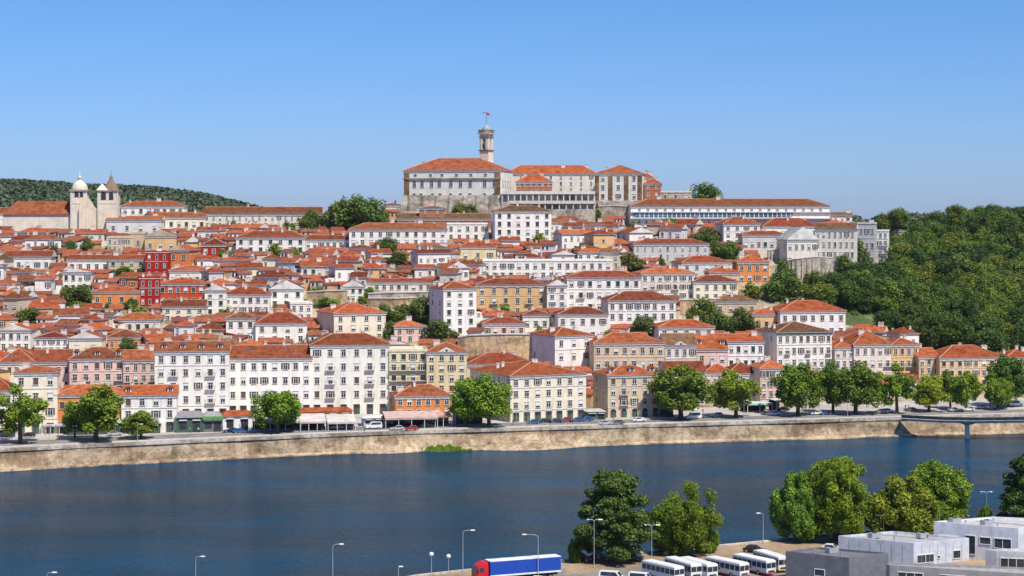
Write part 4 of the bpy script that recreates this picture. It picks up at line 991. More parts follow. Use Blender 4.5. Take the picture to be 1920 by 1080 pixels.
def tree(px, yt, yb, hw, kind, label, cb=0.28, col=(1, 1, 1), plane=None, group=None, name='tree', cat='tree'):
    if plane is None: Y = hit(px, yb)
    else: Y = (CAMZ-plane)*F/(yb-HY)
    s = Y/F; zg = PZ(yb, Y)
    r_ = tree_at(PX(px, Y), Y, zg, (yb-yt)*s, hw*s, kind, label, group, cb, col, name, cat)
    if plane is None:
        RECTS.append((px-hw*0.7, px+hw*0.7, yt, yb, Y)); FOOT.append([(PX(px, Y)-1.5, Y-1.5), (PX(px, Y)+1.5, Y-1.5), (PX(px, Y)+1.5, Y+1.5), (PX(px, Y)-1.5, Y+1.5)])
    return r_
QT = [  # riverside trees on the far quay
(38,727,832,50,'street_open','airy light green tree at the left edge of the far quay',(1.3,1.25,1)),
(180,725,828,56,'street_open','large open-crowned tree between salmon building and quay, second from the left',(1.1,1.1,.9)),
(140,757,822,26,'street','small dense tree leaning against the large open-crowned tree on the left quay',(.9,.95,.9)),
(265,774,823,34,'street','low wide tree in front of the low white three-storey house',(1,1.05,.9)),
(520,737,812,47,'street','umbrella-shaped tree standing alone before the white awnings',(.95,1,.8)),
(872,714,800,34,'street','left half of the tree pair by the low orange house',(1.1,1.1,1)),
(917,709,801,43,'street','right and taller half of the tree pair beside the large cream building',(1.1,1.15,1)),
(1277,690,786,57,'street','biggest dense dark round tree right of the beige arched-door house',(.85,.92,.85)),
(1380,698,783,47,'street_open','pale yellow-green round tree next to the biggest round tree',(1.35,1.3,1)),
(1496,688,779,50,'street','dense round tree in front of the tall ivory block',(.85,.9,.8)),
(1562,684,774,32,'street','dark tree left of the double-trunk pair behind the quay',(.65,.72,.7)),
(1604,686,777,47,'street','wide dark tree with a lamp before it, below the pale pinkish block',(.7,.8,.75)),
(1682,687,776,37,'street_open','tall light tree with visible forked trunk below the ochre end block',(1.05,1.1,.9)),
(1742,707,772,34,'street','bright yellow-green round tree left of the footbridge',(1.6,1.4,.9)),
(1782,697,766,24,'street_open','thin tree behind the bright yellow-green one',(.8,.9,.8)),
(1812,701,771,32,'street','mid green round tree above the bridge pier',(1.1,1.1,.9)),
(1870,712,768,31,'street','small round tree in front of the darkest right-edge tree',(1,1.05,.85)),
(1892,672,762,42,'street','darkest large tree at the right edge of the far quay',(.5,.6,.6)),
]
for (px, yt, yb, hw, k, lab, col) in QT: tree(px, yt, yb, hw, k, lab, 0.24, col)
for (px, yt, yb, hw, k, lab) in [
(578,395,436,20,'town','dark bushy tree at the left end of the hilltop tree group'),
(628,384,434,30,'town','dark tree behind the pale stair wall in the hilltop group'),
(655,371,438,34,'town','tallest dark tree of the hilltop group left of the palace'),
(690,376,436,32,'town','broad dark tree at the right of the hilltop group'),
(712,396,434,20,'town','shorter dark tree closing the hilltop group on the right'),
(725,447,474,23,'town','round dark tree under the long white house'),
(742,474,503,26,'town','spreading dark tree amid red roofs below the round one'),
(860,383,411,15,'town','leftmost dark bush-like tree at the palace foot'),
(881,385,411,15,'town','middle dark bush-like tree at the palace foot'),
(902,383,409,13,'town','rightmost dark bush-like tree at the palace foot'),
(1006,361,388,16,'town','dark round tree between the palace block and the terraces'),
(1078,370,396,12,'town','small dark tree on the terraces under the white wing'),
(1040,388,412,16,'town','dark tree beside the top right corner of the white cube'),
(1120,382,418,9,'cone','slim dark cypress under the brown-pilastered block'),
(1328,347,402,32,'town','lone broad tree on the skyline above the ridge palace roof'),
(1325,428,462,24,'town','dark tree left of the white cube-shaped house'),
(1366,455,492,22,'town','dark tree under the white cube-shaped house'),
(1344,452,482,16,'town','smaller dark tree left of the one under the white cube-shaped house'),
(1185,477,512,28,'town','dark tree at the right end of the very long white terrace'),
(1240,478,500,8,'cone','narrow dark cypress right of the very long white terrace'),
(142,537,577,27,'town','bright leafy tree left of the bright orange low house'),
(50,579,612,24,'town','round dark tree at the left edge above the pink house row'),
(100,461,492,11,'town','left of three small dark trees in the upper left'),
(128,452,476,13,'town','middle of three small dark trees in the upper left'),
(165,447,472,12,'town','right of three small dark trees in the upper left'),
(787,558,606,24,'town','dark tree left of the tall slim white house'),
(758,572,606,20,'town','low dark tree under the terrace walls, right one'),
(722,572,606,20,'town','low dark tree under the terrace walls, left one'),
(820,602,644,30,'town','rounded green tree at the foot of the tall slim white house'),
(733,604,640,14,'town','small tree between the cream villa and the small pinkish house'),
(1206,595,628,23,'town','round tree before the white block, just above the long beige block'),
(1325,562,620,27,'town','tall dark tree right of the white block on the right slope'),
(1355,585,625,26,'town','middle tree of the grove below the old ochre stone house'),
(1392,580,626,28,'town','right tree of the grove below the old ochre stone house'),
(1300,578,616,18,'town','left small tree of the grove below the ochre rubble wall'),
(1602,450,502,29,'town','large round tree before the grey blocky tower house'),
(1585,478,512,22,'town','dark tree at the lower left of the large round tree'),
(1473,488,545,20,'town','tall dark tree left of the buttressed terrace wall'),
(1458,512,565,26,'town','dark bushy tree below the tall dark one by the terrace wall'),
(1415,532,562,20,'bush','pale green bush below the orange house by the terrace walls'),
(1485,520,568,24,'town','mid green tree under the left end of the buttressed terrace'),
(1522,510,556,16,'town','slim tree against the buttressed terrace wall'),
(1655,402,436,16,'town','dark tree standing on the skyline right of the last houses'),
(235,500,516,16,'bush','low bush under the beige house in the left part of town'),
(262,503,517,12,'bush','small bush beside the bright red house'),
(245,560,580,12,'town','small dark tree at the right of the bright orange low house'),
(240,634,660,15,'town','dark tree before the square orange house'),
(615,558,574,22,'bush','long low shrub under the ochre garden wall'),
(690,540,556,14,'bush','shrub right of the little white gable house'),
(1140,620,640,10,'bush','small bush on the slope behind the long beige block'),
]: tree(px, yt, yb, hw*1.08, k, lab, 0.03)
# ------------------------------------------------------------------ infill houses
def free_fp(fp):
    return not any(sat(fp, q) for q in FOOT)
def project_rect(X, Y, zg, w_, H, rh, d_):
    x0, _ = proj(X-w_/2, Y, zg); x1, _ = proj(X+w_/2, Y, zg); _, yt = proj(X, Y+d_/2, zg+H+rh); _, ye = proj(X, Y, zg+H); _, yb = proj(X, Y, zg)
    return x0, x1, yt, ye, yb
fill = []
edge = [(400, 1600), (440, 1590), (470, 1450), (520, 1400), (560, 1270), (600, 1280), (625, 1560), (645, 1700), (720, 1740)]
random.seed(21)
Yrow = []
for tt in np.arange(0.0, 1.0, 0.037):
    for px in range(-70, 1760, 8): Yrow.append((1-tt+random.uniform(-0.012, 0.012), px+random.uniform(-4, 4)))
Yrow.sort(key=lambda q: -q[0])
rr = random.Random(99)
cand = list(Yrow); rr.shuffle(cand)
GREEN = [(590, 820, 553, 640), (1270, 1420, 556, 640), (855, 1045, 640, 690), (590, 735, 400, 432), (1400, 1480, 530, 575)]
for (t, px) in cand:
    if len(fill) >= 215: break
    yf = ip(T_FRONT, px)+14; yc = ip(T_CREST, px)-4
    Y = yf+(yc-yf)*t; X = PX(px, Y); w_ = rr.choice([6, 7, 8, 9, 10, 12, 15]); d_ = rr.uniform(7, 10); H = rr.choice([4.2, 5.0, 5.6, 6.2, 7.0, 8.8])
    if t > 0.9: H = min(H, 5.5)
    zg = zt(X, Y)
    qx, qy = proj(X, Y, zg)
    if qx > ip(edge, qy)-8: continue
    if any(a < qx < b and c < qy < d for a, b, c, d in GREEN): continue
    rz = R(rr.uniform(-28, 34)); rh = d_*rr.uniform(0.17, 0.26)
    fp = corners(X, Y, rz, w_, d_, -0.9)
    if not free_fp(fp): continue
    x0, x1, yt, ye, yb = project_rect(X, Y, zg, w_, H, rh, d_)
    bad = False
    for (a, b, c, d, Yh) in RECTS:
        if x1 > a+2 and x0 < b-2 and Y < Yh:
            vis = c+(d-c)*0.80 if (d-c) > 30 else d-8
            if yt < vis: bad = True; break
    if bad: continue
    FOOT.append(fp)
    wc = rr.choices(['W', 'w', 'C', 'B', 'P', 'S', 'O', 'T', 'r'], [44, 9, 14, 7, 7, 6, 4, 7, 2])[0]; rt = rr.choices(['h', 'g', 'f'], [50, 38, 12])[0]; rc = rr.choices(['o', 'c', 'r', 'b'], [42, 26, 20, 12])[0]
    cols = max(2, int(w_/2.9)); nr = 2 if H > 5 else 1
    fl = ''
    if rr.random() < 0.14: fl += 's'
    root = house(X, Y, zg, rz, w_, d_, H, rh, rt, rc, wc, cols, nr, fl+'x', 'town_house', hi=False)
    fill.append((root, qx, (ye+yb)/2, wc, rt, rc, w_))
print('infill houses', len(fill), 'of candidates', len(cand))
ORD = ['nearest', 'second', 'third', 'fourth', 'fifth', 'sixth', 'seventh', 'eighth', 'ninth', 'tenth', 'eleventh', 'twelfth', 'thirteenth', 'fourteenth', 'fifteenth', 'sixteenth', 'seventeenth', 'eighteenth']
RT = dict(h='hip', g='gable', f='front-gabled')
buckets = {}
for it in fill:
    root, x, y, wc, rt, rc, w_ = it; best = None
    for (lx, ly, nm) in LAND:
        d = math.hypot(x-lx, (y-ly)*1.6)
        if best is None or d < best[0]: best = (d, lx, ly, nm)
    d, lx, ly, nm = best; dx, dy = x-lx, (y-ly)*1.6
    dr = ('right of' if dx > 0 else 'left of') if abs(dx) > abs(dy) else ('below' if dy > 0 else 'above')
    wd = 'wide ' if w_ > 11 else ('small ' if w_ < 8 else '')
    buckets.setdefault((wd, wc, rc, rt, dr, nm), []).append((d, root))
for (wd, wc, rc, rt, dr, nm), L in buckets.items():
    L.sort(key=lambda q: q[0])
    for i, (d, root) in enumerate(L):
        o = '' if len(L) == 1 else ORD[min(i, 17)]+' '; T_ = f"{o}{wd}{CN[wc]} house, {RN[rc]} {RT[rt]} roof, {dr} the {nm}"
        tag(root, T_, 'house', 'small houses packed on the hillside')

# scattered bushes between houses
bs = 0; SB = {}
for k in range(4000):
    if bs >= 135: break
    px = rr.uniform(-20, 1500); t = rr.random(); yf = ip(T_FRONT, px)+16; yc = ip(T_CREST, px)-2; Y = yf+(yc-yf)*t; X = PX(px, Y)
    r_ = rr.uniform(1.3, 3.4); fp = [(X-r_, Y-r_), (X+r_, Y-r_), (X+r_, Y+r_), (X-r_, Y+r_)]
    if not free_fp(fp): continue
    FOOT.append(fp); zg = zt(X, Y); h = r_*rr.uniform(1.3, 1.9)
    qx, qy = proj(X, Y, zg); d, lx, ly, nm = min((math.hypot(qx-l[0], (qy-l[1])*1.6), l[0], l[1], l[2]) for l in LAND); dx, dy = qx-lx, (qy-ly)*1.6
    dr = ('right of' if dx > 0 else 'left of') if abs(dx) > abs(dy) else ('below' if dy > 0 else 'above')
    shr = tree_at(X, Y, zg-0.3, h, r_, 'bush', 'green garden shrub', 'garden shrubs between the houses', 0.05, name='garden_shrub', cat='shrub'); bs += 1; SB.setdefault((dr, nm), []).append((d, shr))

for (dr, nm), L in SB.items():
    L.sort(key=lambda q: q[0])
    for i, (d, o) in enumerate(L): o['label'] = ('' if len(L) == 1 else ORD[min(i, 17)]+' ')+f'green garden shrub between houses, {dr} the {nm}'

# small outbuildings, lean-tos and roofs filling the last gaps: one mass
M['w1'] = mat_plain('white_plaster', (0.72, 0.70, 0.68), 0.9, var=0.25, scale=0.4); M['w2'] = mat_plain('cream_plaster', (0.66, 0.56, 0.42), 0.9, var=0.25, scale=0.4); M['w3'] = mat_plain('ochre_plaster', (0.58, 0.36, 0.20), 0.9, var=0.25, scale=0.4)
M['r1'] = mat_plain('orange_tiles', RC['o'], 0.9, var=0.5, scale=0.9); M['r2'] = mat_plain('russet_tiles', RC['c'], 0.9, var=0.5, scale=0.9); M['r3'] = mat_plain('dark_tiles', RC['r'], 0.9, var=0.5, scale=0.9)
mb = MB(); ns = 0; cand2 = []
for k in range(26000): cand2.append((rr.random(), rr.uniform(-60, 1720)))
for (t, px) in cand2:
    if ns >= 700: break
    yf = ip(T_FRONT, px)+12; yc = ip(T_CREST, px)-2; Y = yf+(yc-yf)*t; X = PX(px, Y); w_ = rr.uniform(4.5, 9); d_ = rr.uniform(4, 7); H = rr.uniform(2.8, 5.2)
    zg = zt(X, Y); qx, qy = proj(X, Y, zg)
    if qx > ip(edge, qy)-5 or any(a < qx < b and c < qy < d for a, b, c, d in GREEN): continue
    rz = R(rr.uniform(-25, 28)); fp = corners(X, Y, rz, w_, d_, -0.7)
    if not free_fp(fp): continue
    x0, x1, yt, ye, yb = project_rect(X, Y, zg, w_, H, 1.4, d_)
    if any(x1 > a+2 and x0 < b-2 and Y < Yh and yt < (c+(d-c)*0.80 if (d-c) > 30 else d-8) for (a, b, c, d, Yh) in RECTS): continue
    FOOT.append(fp); ns += 1
    cs = corners(X, Y, rz, w_, d_); co_ = corners(X, Y, rz, w_, d_, 0.35); z1 = zg+H; wm = M[rr.choice(['w1', 'w1', 'w1', 'w2', 'w3'])]; rm = M[rr.choice(['r1', 'r2', 'r3', 'r1'])]
    mb.prism([(x, y, zg-5) for x, y in cs], [(x, y, z1) for x, y in cs], wm, cap=False)
    if rr.random() < 0.5:                      # lean-to, falling to the front
        mb.prism([(co_[0][0], co_[0][1], z1), (co_[1][0], co_[1][1], z1), (co_[2][0], co_[2][1], z1+1.3), (co_[3][0], co_[3][1], z1+1.3)], [(co_[0][0], co_[0][1], z1+.2), (co_[1][0], co_[1][1], z1+.2), (co_[2][0], co_[2][1], z1+1.5), (co_[3][0], co_[3][1], z1+1.5)], rm)
        mb.prism([(cs[2][0], cs[2][1], z1-.1), (cs[3][0], cs[3][1], z1-.1), (cs[3][0], cs[3][1]-.1, z1-.1)], [(cs[2][0], cs[2][1], z1+1.2), (cs[3][0], cs[3][1], z1+1.2), (cs[3][0], cs[3][1]-.1, z1+1.2)], wm)
    else:
        c0 = [(co_[0][0]+co_[3][0])/2, (co_[0][1]+co_[3][1])/2]; c1 = [(co_[1][0]+co_[2][0])/2, (co_[1][1]+co_[2][1])/2]; h = d_*0.24
        A = [(x, y, z1) for x, y in co_]; e1 = (*c0, z1+h); e2 = (*c1, z1+h)
        mb.poly([A[0], A[1], e2, e1], rm); mb.poly([A[2], A[3], e1, e2], rm); mb.poly([A[1], A[2], e2], wm); mb.poly([A[3], A[0], e1], wm); mb.poly(A[::-1], rm)
    f0 = Vector((*cs[0], zg)); f1 = Vector((*cs[1], zg)); u = (f1-f0).normalized(); nn = Vector((u.y, -u.x, 0))
    for q in range(rr.choice([1, 2, 2, 3])):
        p = f0+(f1-f0)*((q+0.6)/3.4)+nn*0.03+Vector((0, 0, H-1.9)); mb.poly([p-u*.45, p+u*.45, p+u*.45+Vector((0, 0, 1.3)), p-u*.45+Vector((0, 0, 1.3))], M['glass'])
        mb.prism([p-u*.6+Vector((0, 0, -.12)), p+u*.6+Vector((0, 0, -.12)), p+u*.6+nn*.12+Vector((0, 0, -.12)), p-u*.6+nn*.12+Vector((0, 0, -.12))], [p-u*.6, p+u*.6, p+u*.6+nn*.12, p-u*.6+nn*.12], M['trim'])
tag(mb.build('outbuildings'), 'mass of tiny tiled outbuildings and lean-tos wedged between the houses of the old town', 'outbuildings', kind='stuff')
print('outbuildings', ns)

# wood on the right-hand hill
wl = [(400, 1672), (528, 1668), (535, 1608), (558, 1565), (568, 1505), (577, 1485), (590, 1590), (620, 1600), (650, 1720), (700, 1900)]
cnt = 0; pts = []; CLEAR = [(1875, 478, 26, 9), (1790, 448, 18, 8), (1845, 520, 20, 8), (1730, 560, 24, 8), (1900, 600, 22, 9), (1660, 610, 30, 12), (1760, 640, 22, 8), (1820, 428, 20, 7)]
rr = random.Random(5)
for k in range(9000):
    if cnt >= 290: break
    px = rr.uniform(1450, 2020); py = rr.uniform(418, 690)
    if px < ip(wl, py)+6: continue
    if 1570 < px < 1650 and 592 < py < 640: continue
    if 1672 < px < 1712 and 430 < py < 476: continue
    if any(((px-a)/c)**2+((py-b)/d)**2 < 1 for a, b, c, d in CLEAR): continue
    Y = hit(px, py); X = PX(px, Y)
    if Y > 1000: continue
    if any((X-a)**2+(Y-b)**2 < (6.9)**2 for a, b in pts): continue
    if not free_fp([(X-1, Y-1), (X+1, Y-1), (X+1, Y+1), (X-1, Y+1)]): continue
    pts.append((X, Y)); rad = rr.uniform(4.8, 7.4); h = rad*rr.uniform(1.4, 1.9)
    if py < 432: h = min(h, 9)
    gi = rr.randrange(5); g = [(0.50, 0.62, 0.55), (0.85, 0.95, 0.75), (1.3, 1.2, 0.8), (0.7, 0.85, 0.7), (0.38, 0.52, 0.48)][gi]
    tone = ['dark', 'mid green', 'pale yellow-green', 'green', 'very dark'][gi]; zone = 'near the skyline' if py < 450 else ('along the edge of town' if px < ip(wl, py)+45 else ('low down behind the last orange roofs' if py > 590 else 'in the middle of the slope'))
    tree_at(X, Y, PZ(py, Y)-0.5, h, rad, 'forest', f'{tone} round-crowned tree of the right-hand wood, {zone}', 'trees in the wood on the right-hand hill', 0.08, g, name='woodland_tree'); cnt += 1
print('wood trees', cnt)
# undergrowth
def scatter_clumps(name, spots, size, mat, per, label, cat):
    n = len(spots)*per; P = np.repeat(np.array([s[:3] for s in spots]), per, 0); rd = np.repeat(np.array([s[3] for s in spots]), per)
    d = rng.normal(size=(n, 3)); d /= np.linalg.norm(d, axis=1)[:, None]; d[:, 2] = np.abs(d[:, 2])
    P = P+d*rd[:, None]*np.array([1, 1, 0.8])*(0.7+0.35*rng.random(n))[:, None]
    nr = d+rng.normal(size=(n, 3))*0.5; nr /= np.linalg.norm(nr, axis=1)[:, None]; t = np.cross(nr, rng.normal(size=(n, 3))); t /= np.linalg.norm(t, axis=1)[:, None]; b = np.cross(nr, t); s = size*(0.6+0.8*rng.random(n))[:, None]
    V = np.stack([P-t*s-b*s, P+t*s-b*s*0.7, P+t*s+b*s, P-t*s*.7+b*s], 1).reshape(-1, 3).astype(np.float32)
    me = bpy.data.meshes.new(name); me.vertices.add(4*n); me.vertices.foreach_set('co', V.ravel()); me.loops.add(4*n); me.loops.foreach_set('vertex_index', np.arange(4*n, dtype=np.int32))
    me.polygons.add(n); me.polygons.foreach_set('loop_start', np.arange(0, 4*n, 4, dtype=np.int32)); me.polygons.foreach_set('loop_total', np.full(n, 4, dtype=np.int32)); me.materials.append(mat); me.update(calc_edges=True)
    o = link(name, me); tag(o, label, cat, kind='stuff'); return o
sp_ = []
for k in range(800):
    px = rr.uniform(1460, 2030); py = rr.uniform(418, 690)
    if px < ip(wl, py)+2: continue
    if 1575 < px < 1650 and 592 < py < 640: continue
    if 1672 < px < 1712 and 430 < py < 476: continue
    Y = hit(px, py); sp_.append((PX(px, Y), Y, PZ(py, Y), rr.uniform(0.8, 1.8)))
o = scatter_clumps('undergrowth', sp_, 0.36, M['leafdark'], 110, 'dense undergrowth filling the wood on the right-hand hill', 'undergrowth'); o.color = (0.75, 0.85, 0.7, 1)
# the wood continues outside the frame to the right
sp_ = []
for k in range(300):
    px = rr.uniform(2030, 3000); Y = ip(T_FRONT, px)+20+rr.random()*260; X = PX(px, Y); sp_.append((X, Y, zt(X, Y)+2, rr.uniform(3.5, 6)))
scatter_clumps('woodland', sp_, 1.0, M['leafdark'], 110, 'wood that goes on along the hill beyond the right-hand trees', 'wood')
# far hills
sp_ = []
M['leaffar'] = mat_leaf('haze_tinted_foliage', (0.045, 0.070, 0.035), (0.09, 0.12, 0.055), 0.05)  # greens greyed and flattened: distance haze is put into the leaf colour
for k in range(5200):
    Y = 1250+rr.random()**0.7*760; px = rr.uniform(-500, 620) if k < 4200 else rr.uniform(620, 3000); r_ = rr.uniform(4, 10.5)
    sp_.append((PX(px, Y), Y, hillz(px, Y)-r_*0.25, r_))
scatter_clumps('far_wood', sp_, 1.25, M['leaffar'], 120, 'dark wooded hills on the horizon behind the church', 'wood')
# ridge trees beyond the crest, right side
sp_ = []
for k in range(160):
    px = rr.uniform(1665, 2100); Y = ip(T_CREST, px)+rr.uniform(0, 90); X = PX(px, Y); sp_.append((X, Y, zt(X, Y)+1.5, rr.uniform(2.5, 4.6)))
scatter_clumps('ridge_scrub', sp_, 0.7, M['leafdark'], 120, 'scrub and low trees along the skyline above the wood', 'scrub')

# ------------------------------------------------------------------ far quay: awnings, kiosks, cars, people, lamps
def awning(x0, x1, yt, yb, Y, label, col, nposts=4, slope=9, depth=8, name='awning'):
    s = Y/F; zr = PZ(yt, Y+depth); zf = PZ(yb, Y)
    r_ = empty(name, (PX((x0+x1)/2, Y), Y, ZS), R(10)); w_ = (x1-x0)*s; tag(r_, label, 'awning')
    zf -= ZS; zr -= ZS
    mb = MB(); mb.prism([(-w_/2, 0, zf), (w_/2, 0, zf), (w_/2, depth, zr), (-w_/2, depth, zr)], [(-w_/2, 0, zf+0.12), (w_/2, 0, zf+0.12), (w_/2, depth, zr+0.12), (-w_/2, depth, zr+0.12)], M['fabric']); mb.build('canopy', r_, col)
    mb = MB(); mb.box(-w_/2, w_/2, -0.06, -0.003, zf-0.45, zf+0.1, M['fabric']); mb.build('valance', r_, tuple(c*0.9 for c in col))
    for k in range(nposts):
        x = -w_/2+0.2+(w_-0.4)*k/(nposts-1); mb = MB(); mb.box(x-0.07, x+0.07, 0.05, 0.19, 0, zf-0.002, M['white']); mb.build('post', r_)
    mb = MB(); mb.box(-w_/2, w_/2, depth-0.6, depth-0.3, 0, zr-0.05, M['dark']); mb.build('shade_panel', r_)  # dark sheet at the back stands in for the shade beneath the canopy
    for k in range(max(2, int(w_/4))):                              # glazed bays inside
        x = -w_/2+1.5+(w_-3)*k/max(1, int(w_/4)-1); mb = MB(); mb.box(x-1.3, x+1.3, depth-0.75, depth-0.602, 0.8, 2.4, M['glass']); mb.build('glazed_bay', r_)
    FOOT.append(corners(r_.location.x, Y, R(10), w_, depth)); return r_
awning(476, 566, 777, 791, 557, 'white canvas awning over a terrace beside the umbrella-shaped tree', (0.56, 0.52, 0.48))
awning(562, 612, 776, 791, 557, 'pale pinkish awning between the tree and the long white one', (0.56, 0.49, 0.46))
awning(614, 668, 777, 792, 558, 'long pale awning in front of the tall cream block', (0.56, 0.50, 0.46))
awning(722, 822, 771, 784, 564, 'dusty pink awning on white posts below the low orange house', (0.50, 0.35, 0.31), 5)
awning(815, 848, 772, 780, 568, 'salmon awning end piece beside the tree pair', (0.52, 0.28, 0.21), 3)
awning(78, 128, 786, 797, 549, 'grey scalloped awning beside the leftmost quay trees', (0.42, 0.40, 0.44))
awning(1400, 1450, 753, 757, 610, 'pale green flat awning behind the pale round tree', (0.45, 0.60, 0.55), 3)
awning(1455, 1475, 748, 752, 612, 'grey market awning by the pink corner house', (0.5, 0.5, 0.5), 3)
def kiosk(x0, x1, yt, yb, wc, rc, label, name='kiosk', depth=8, rh=1.6, Y=None):
    Y = Y or hit((x0+x1)/2, yb); s = Y/F; w_ = (x1-x0)*s; H = (yb-yt)*s
    r_ = empty(name, (PX((x0+x1)/2, Y), Y, PZ(yb, Y)), R(10)); tag(r_, label, 'kiosk')
    mb = MB(); mb.box(-w_/2, w_/2, 0, depth, 0, H, M['matte']); mb.build('wall', r_, wc)
    mb = MB(); e = 0.5; mb.prism([(-w_/2-e, -e, H), (w_/2+e, -e, H), (w_/2+e, depth+e, H), (-w_/2-e, depth+e, H)], [(-w_/2+1, depth*0.45, H+rh), (w_/2-1, depth*0.45, H+rh), (w_/2-1, depth*0.55, H+rh), (-w_/2+1, depth*0.55, H+rh)], M['roof'] if rc in RC.values() else M['matte']); mb.build('roof', r_, rc)
    n = max(2, int(w_/3.2))
    for k in range(n):
        x = -w_/2+w_*(k+0.5)/n; mb = MB(); mb.box(x-1.05, x+1.05, -0.05, -0.003, 0.05 if k % 2 else 1.0, H*0.8, M['dark']); mb.box(x-1.15, x+1.15, -0.5, -0.003, H*0.8, H*0.86, M['white']); mb.build('shop_opening', r_)
    FOOT.append(corners(r_.location.x, Y, R(10), w_, depth)); return r_
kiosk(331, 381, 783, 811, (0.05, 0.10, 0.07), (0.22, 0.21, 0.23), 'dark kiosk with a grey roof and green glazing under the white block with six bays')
kiosk(382, 416, 784, 810, (0.16, 0.16, 0.16), (0.28, 0.27, 0.28), 'dark grey shed with a bright green fascia next to the small white shop')
mb = MB(); kk = bpy.data.objects['kiosk.001']; mb.box(-3.0, 3.0, -0.75, -0.55, 3.6, 4.6, mat_plain('green_fascia', (0.09, 0.30, 0.05), 0.7)); mb.build('fascia', kk)
ws = kiosk(418, 472, 780, 808, (0.78, 0.77, 0.76), RC['o'], 'small white shop with a flat orange tiled roof and handwritten sign', 'shop', rh=1.3)
try:
    tcv = bpy.data.curves.new('sign_lettering', 'FONT'); tcv.body = 'Lilu'; tcv.size = 1.5; tcv.extrude = 0.02; tcv.align_x = 'CENTER'
    to = bpy.data.objects.new('sign_lettering', tcv); C.objects.link(to); bpy.context.view_layer.update()
    tm = bpy.data.meshes.new_from_object(to.evaluated_get(bpy.context.evaluated_depsgraph_get())); bpy.data.objects.remove(to); tm.name = 'sign_lettering'
    tm.materials.clear(); tm.materials.append(M['iron']); o = link('sign_lettering', tm, ws); o.rotation_euler = (R(90), 0, 0); o.location = (1.6, -0.06, 1.1)
except Exception as ex: print('text', ex)
kiosk(232, 300, 794, 813, (0.06, 0.10, 0.07), (0.50, 0.49, 0.50), 'low dark green market stall row behind the low wide tree')
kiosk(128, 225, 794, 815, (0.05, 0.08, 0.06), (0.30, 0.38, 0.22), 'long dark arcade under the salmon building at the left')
kiosk(0, 28, 802, 820, (0.72, 0.64, 0.62), (0.66, 0.55, 0.42), 'little pinkish kiosk with a pitched roof at the left edge')
kiosk(682, 722, 784, 800, (0.42, 0.43, 0.46), (0.62, 0.60, 0.58), 'grey flat-fronted kiosk covered by a pale canopy right of the long awning', rh=0.5)
kiosk(565, 660, 772, 789, (0.60, 0.24, 0.10), RC['o'], 'long low annex with an orange-red roof at the foot of the tall cream block', rh=1.0, Y=588)
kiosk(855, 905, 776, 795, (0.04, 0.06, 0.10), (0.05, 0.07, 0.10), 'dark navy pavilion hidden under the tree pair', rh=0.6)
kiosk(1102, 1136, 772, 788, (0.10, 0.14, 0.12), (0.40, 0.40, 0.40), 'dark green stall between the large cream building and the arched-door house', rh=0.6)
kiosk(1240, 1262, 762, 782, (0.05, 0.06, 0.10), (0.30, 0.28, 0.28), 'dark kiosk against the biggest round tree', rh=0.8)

# car: body with arches, cabin, glass, wheels
def car_mesh(van=False):
    mb = MB(); P = M['paint']
    L = 2.15 if not van else 2.5; h1 = 0.85 if not van else 1.0
    prof = [(-L, 0.35), (-L, 0.70), (-L+0.15, h1), (-L+0.5, h1+0.04), (L-1.1, h1+0.02), (L-0.12, h1-0.14), (L, 0.62), (L, 0.35)]
    if van: prof = [(-L, 0.35), (-L, 1.0), (-L+0.05, 1.15), (L-1.0, 1.15), (L-0.1, 0.95), (L, 0.7), (L, 0.35)]
    mb.prism([(x, -0.86, z) for x, z in prof], [(x, 0.86, z) for x, z in prof], P)
    if van: lo = [(-L+0.03, 1.15), (L-1.05, 1.15)]; hi_ = [(-L+0.12, 1.98), (L-1.7, 1.98)]
    else: lo = [(-L+0.45, h1+0.03), (L-1.15, h1+0.02)]; hi_ = [(-L+0.95, 1.42), (L-1.95, 1.42)]
    b = [(lo[0][0], -0.80, lo[0][1]), (lo[1][0], -0.80, lo[1][1]), (lo[1][0], 0.80, lo[1][1]), (lo[0][0], 0.80, lo[0][1])]
    t = [(hi_[0][0], -0.66, hi_[0][1]), (hi_[1][0], -0.66, hi_[1][1]), (hi_[1][0], 0.66, hi_[1][1]), (hi_[0][0], 0.66, hi_[0][1])]
    mb.prism(b, t, P); body = mb.mesh('body')
    mb = MB()
    def face(a, b_, c, d, off):
        pts = [Vector(q) for q in (a, b_, c, d)]; ce = sum(pts, Vector())/4; nn = (pts[1]-pts[0]).cross(pts[2]-pts[0]).normalized()
        mb.poly([ce+(q-ce)*0.84+nn*off for q in pts], M['glass'])
    face(b[0], b[1], t[1], t[0], 0.015); face(b[1], b[2], t[2], t[1], 0.015); face(b[2], b[3], t[3], t[2], 0.015); face(b[3], b[0], t[0], t[3], 0.015)
    gl = mb.mesh('windows')
    mb = MB(); mb.cyl((0, -0.11, 0), (0, 0.11, 0), 0.33, 0.33, M['rubber'], 12); mb.cyl((0, -0.13, 0), (0, 0.13, 0), 0.19, 0.19, M['steel'], 8); wh = mb.mesh('wheel')
    mb = MB(); mb.box(-0.02, 0.03, -0.18, 0.18, -0.07, 0.07, M['white']); hd = mb.mesh('headlight')
    return body, gl, wh, hd, L
CM = {False: car_mesh(), True: car_mesh(True)}
def car(X, Y, z, rz, col, label, van=False, group='cars along the far quay', near=False):
    body, gl, wh, hd, L = CM[van]; r_ = empty('parked_car', (X, Y, z), rz); tag(r_, label, 'van' if van else 'car', group)
    link('body', body, r_, col); link('windows', gl, r_)
    for sx in (-1.32, 1.32):
        for sy in (-0.8, 0.8): o = link('wheel', wh, r_); o.location = (sx, sy, 0.33)
    for sy in (-0.6, 0.6): o = link('headlight', hd, r_); o.location = (L, sy, 0.66)
    return r_
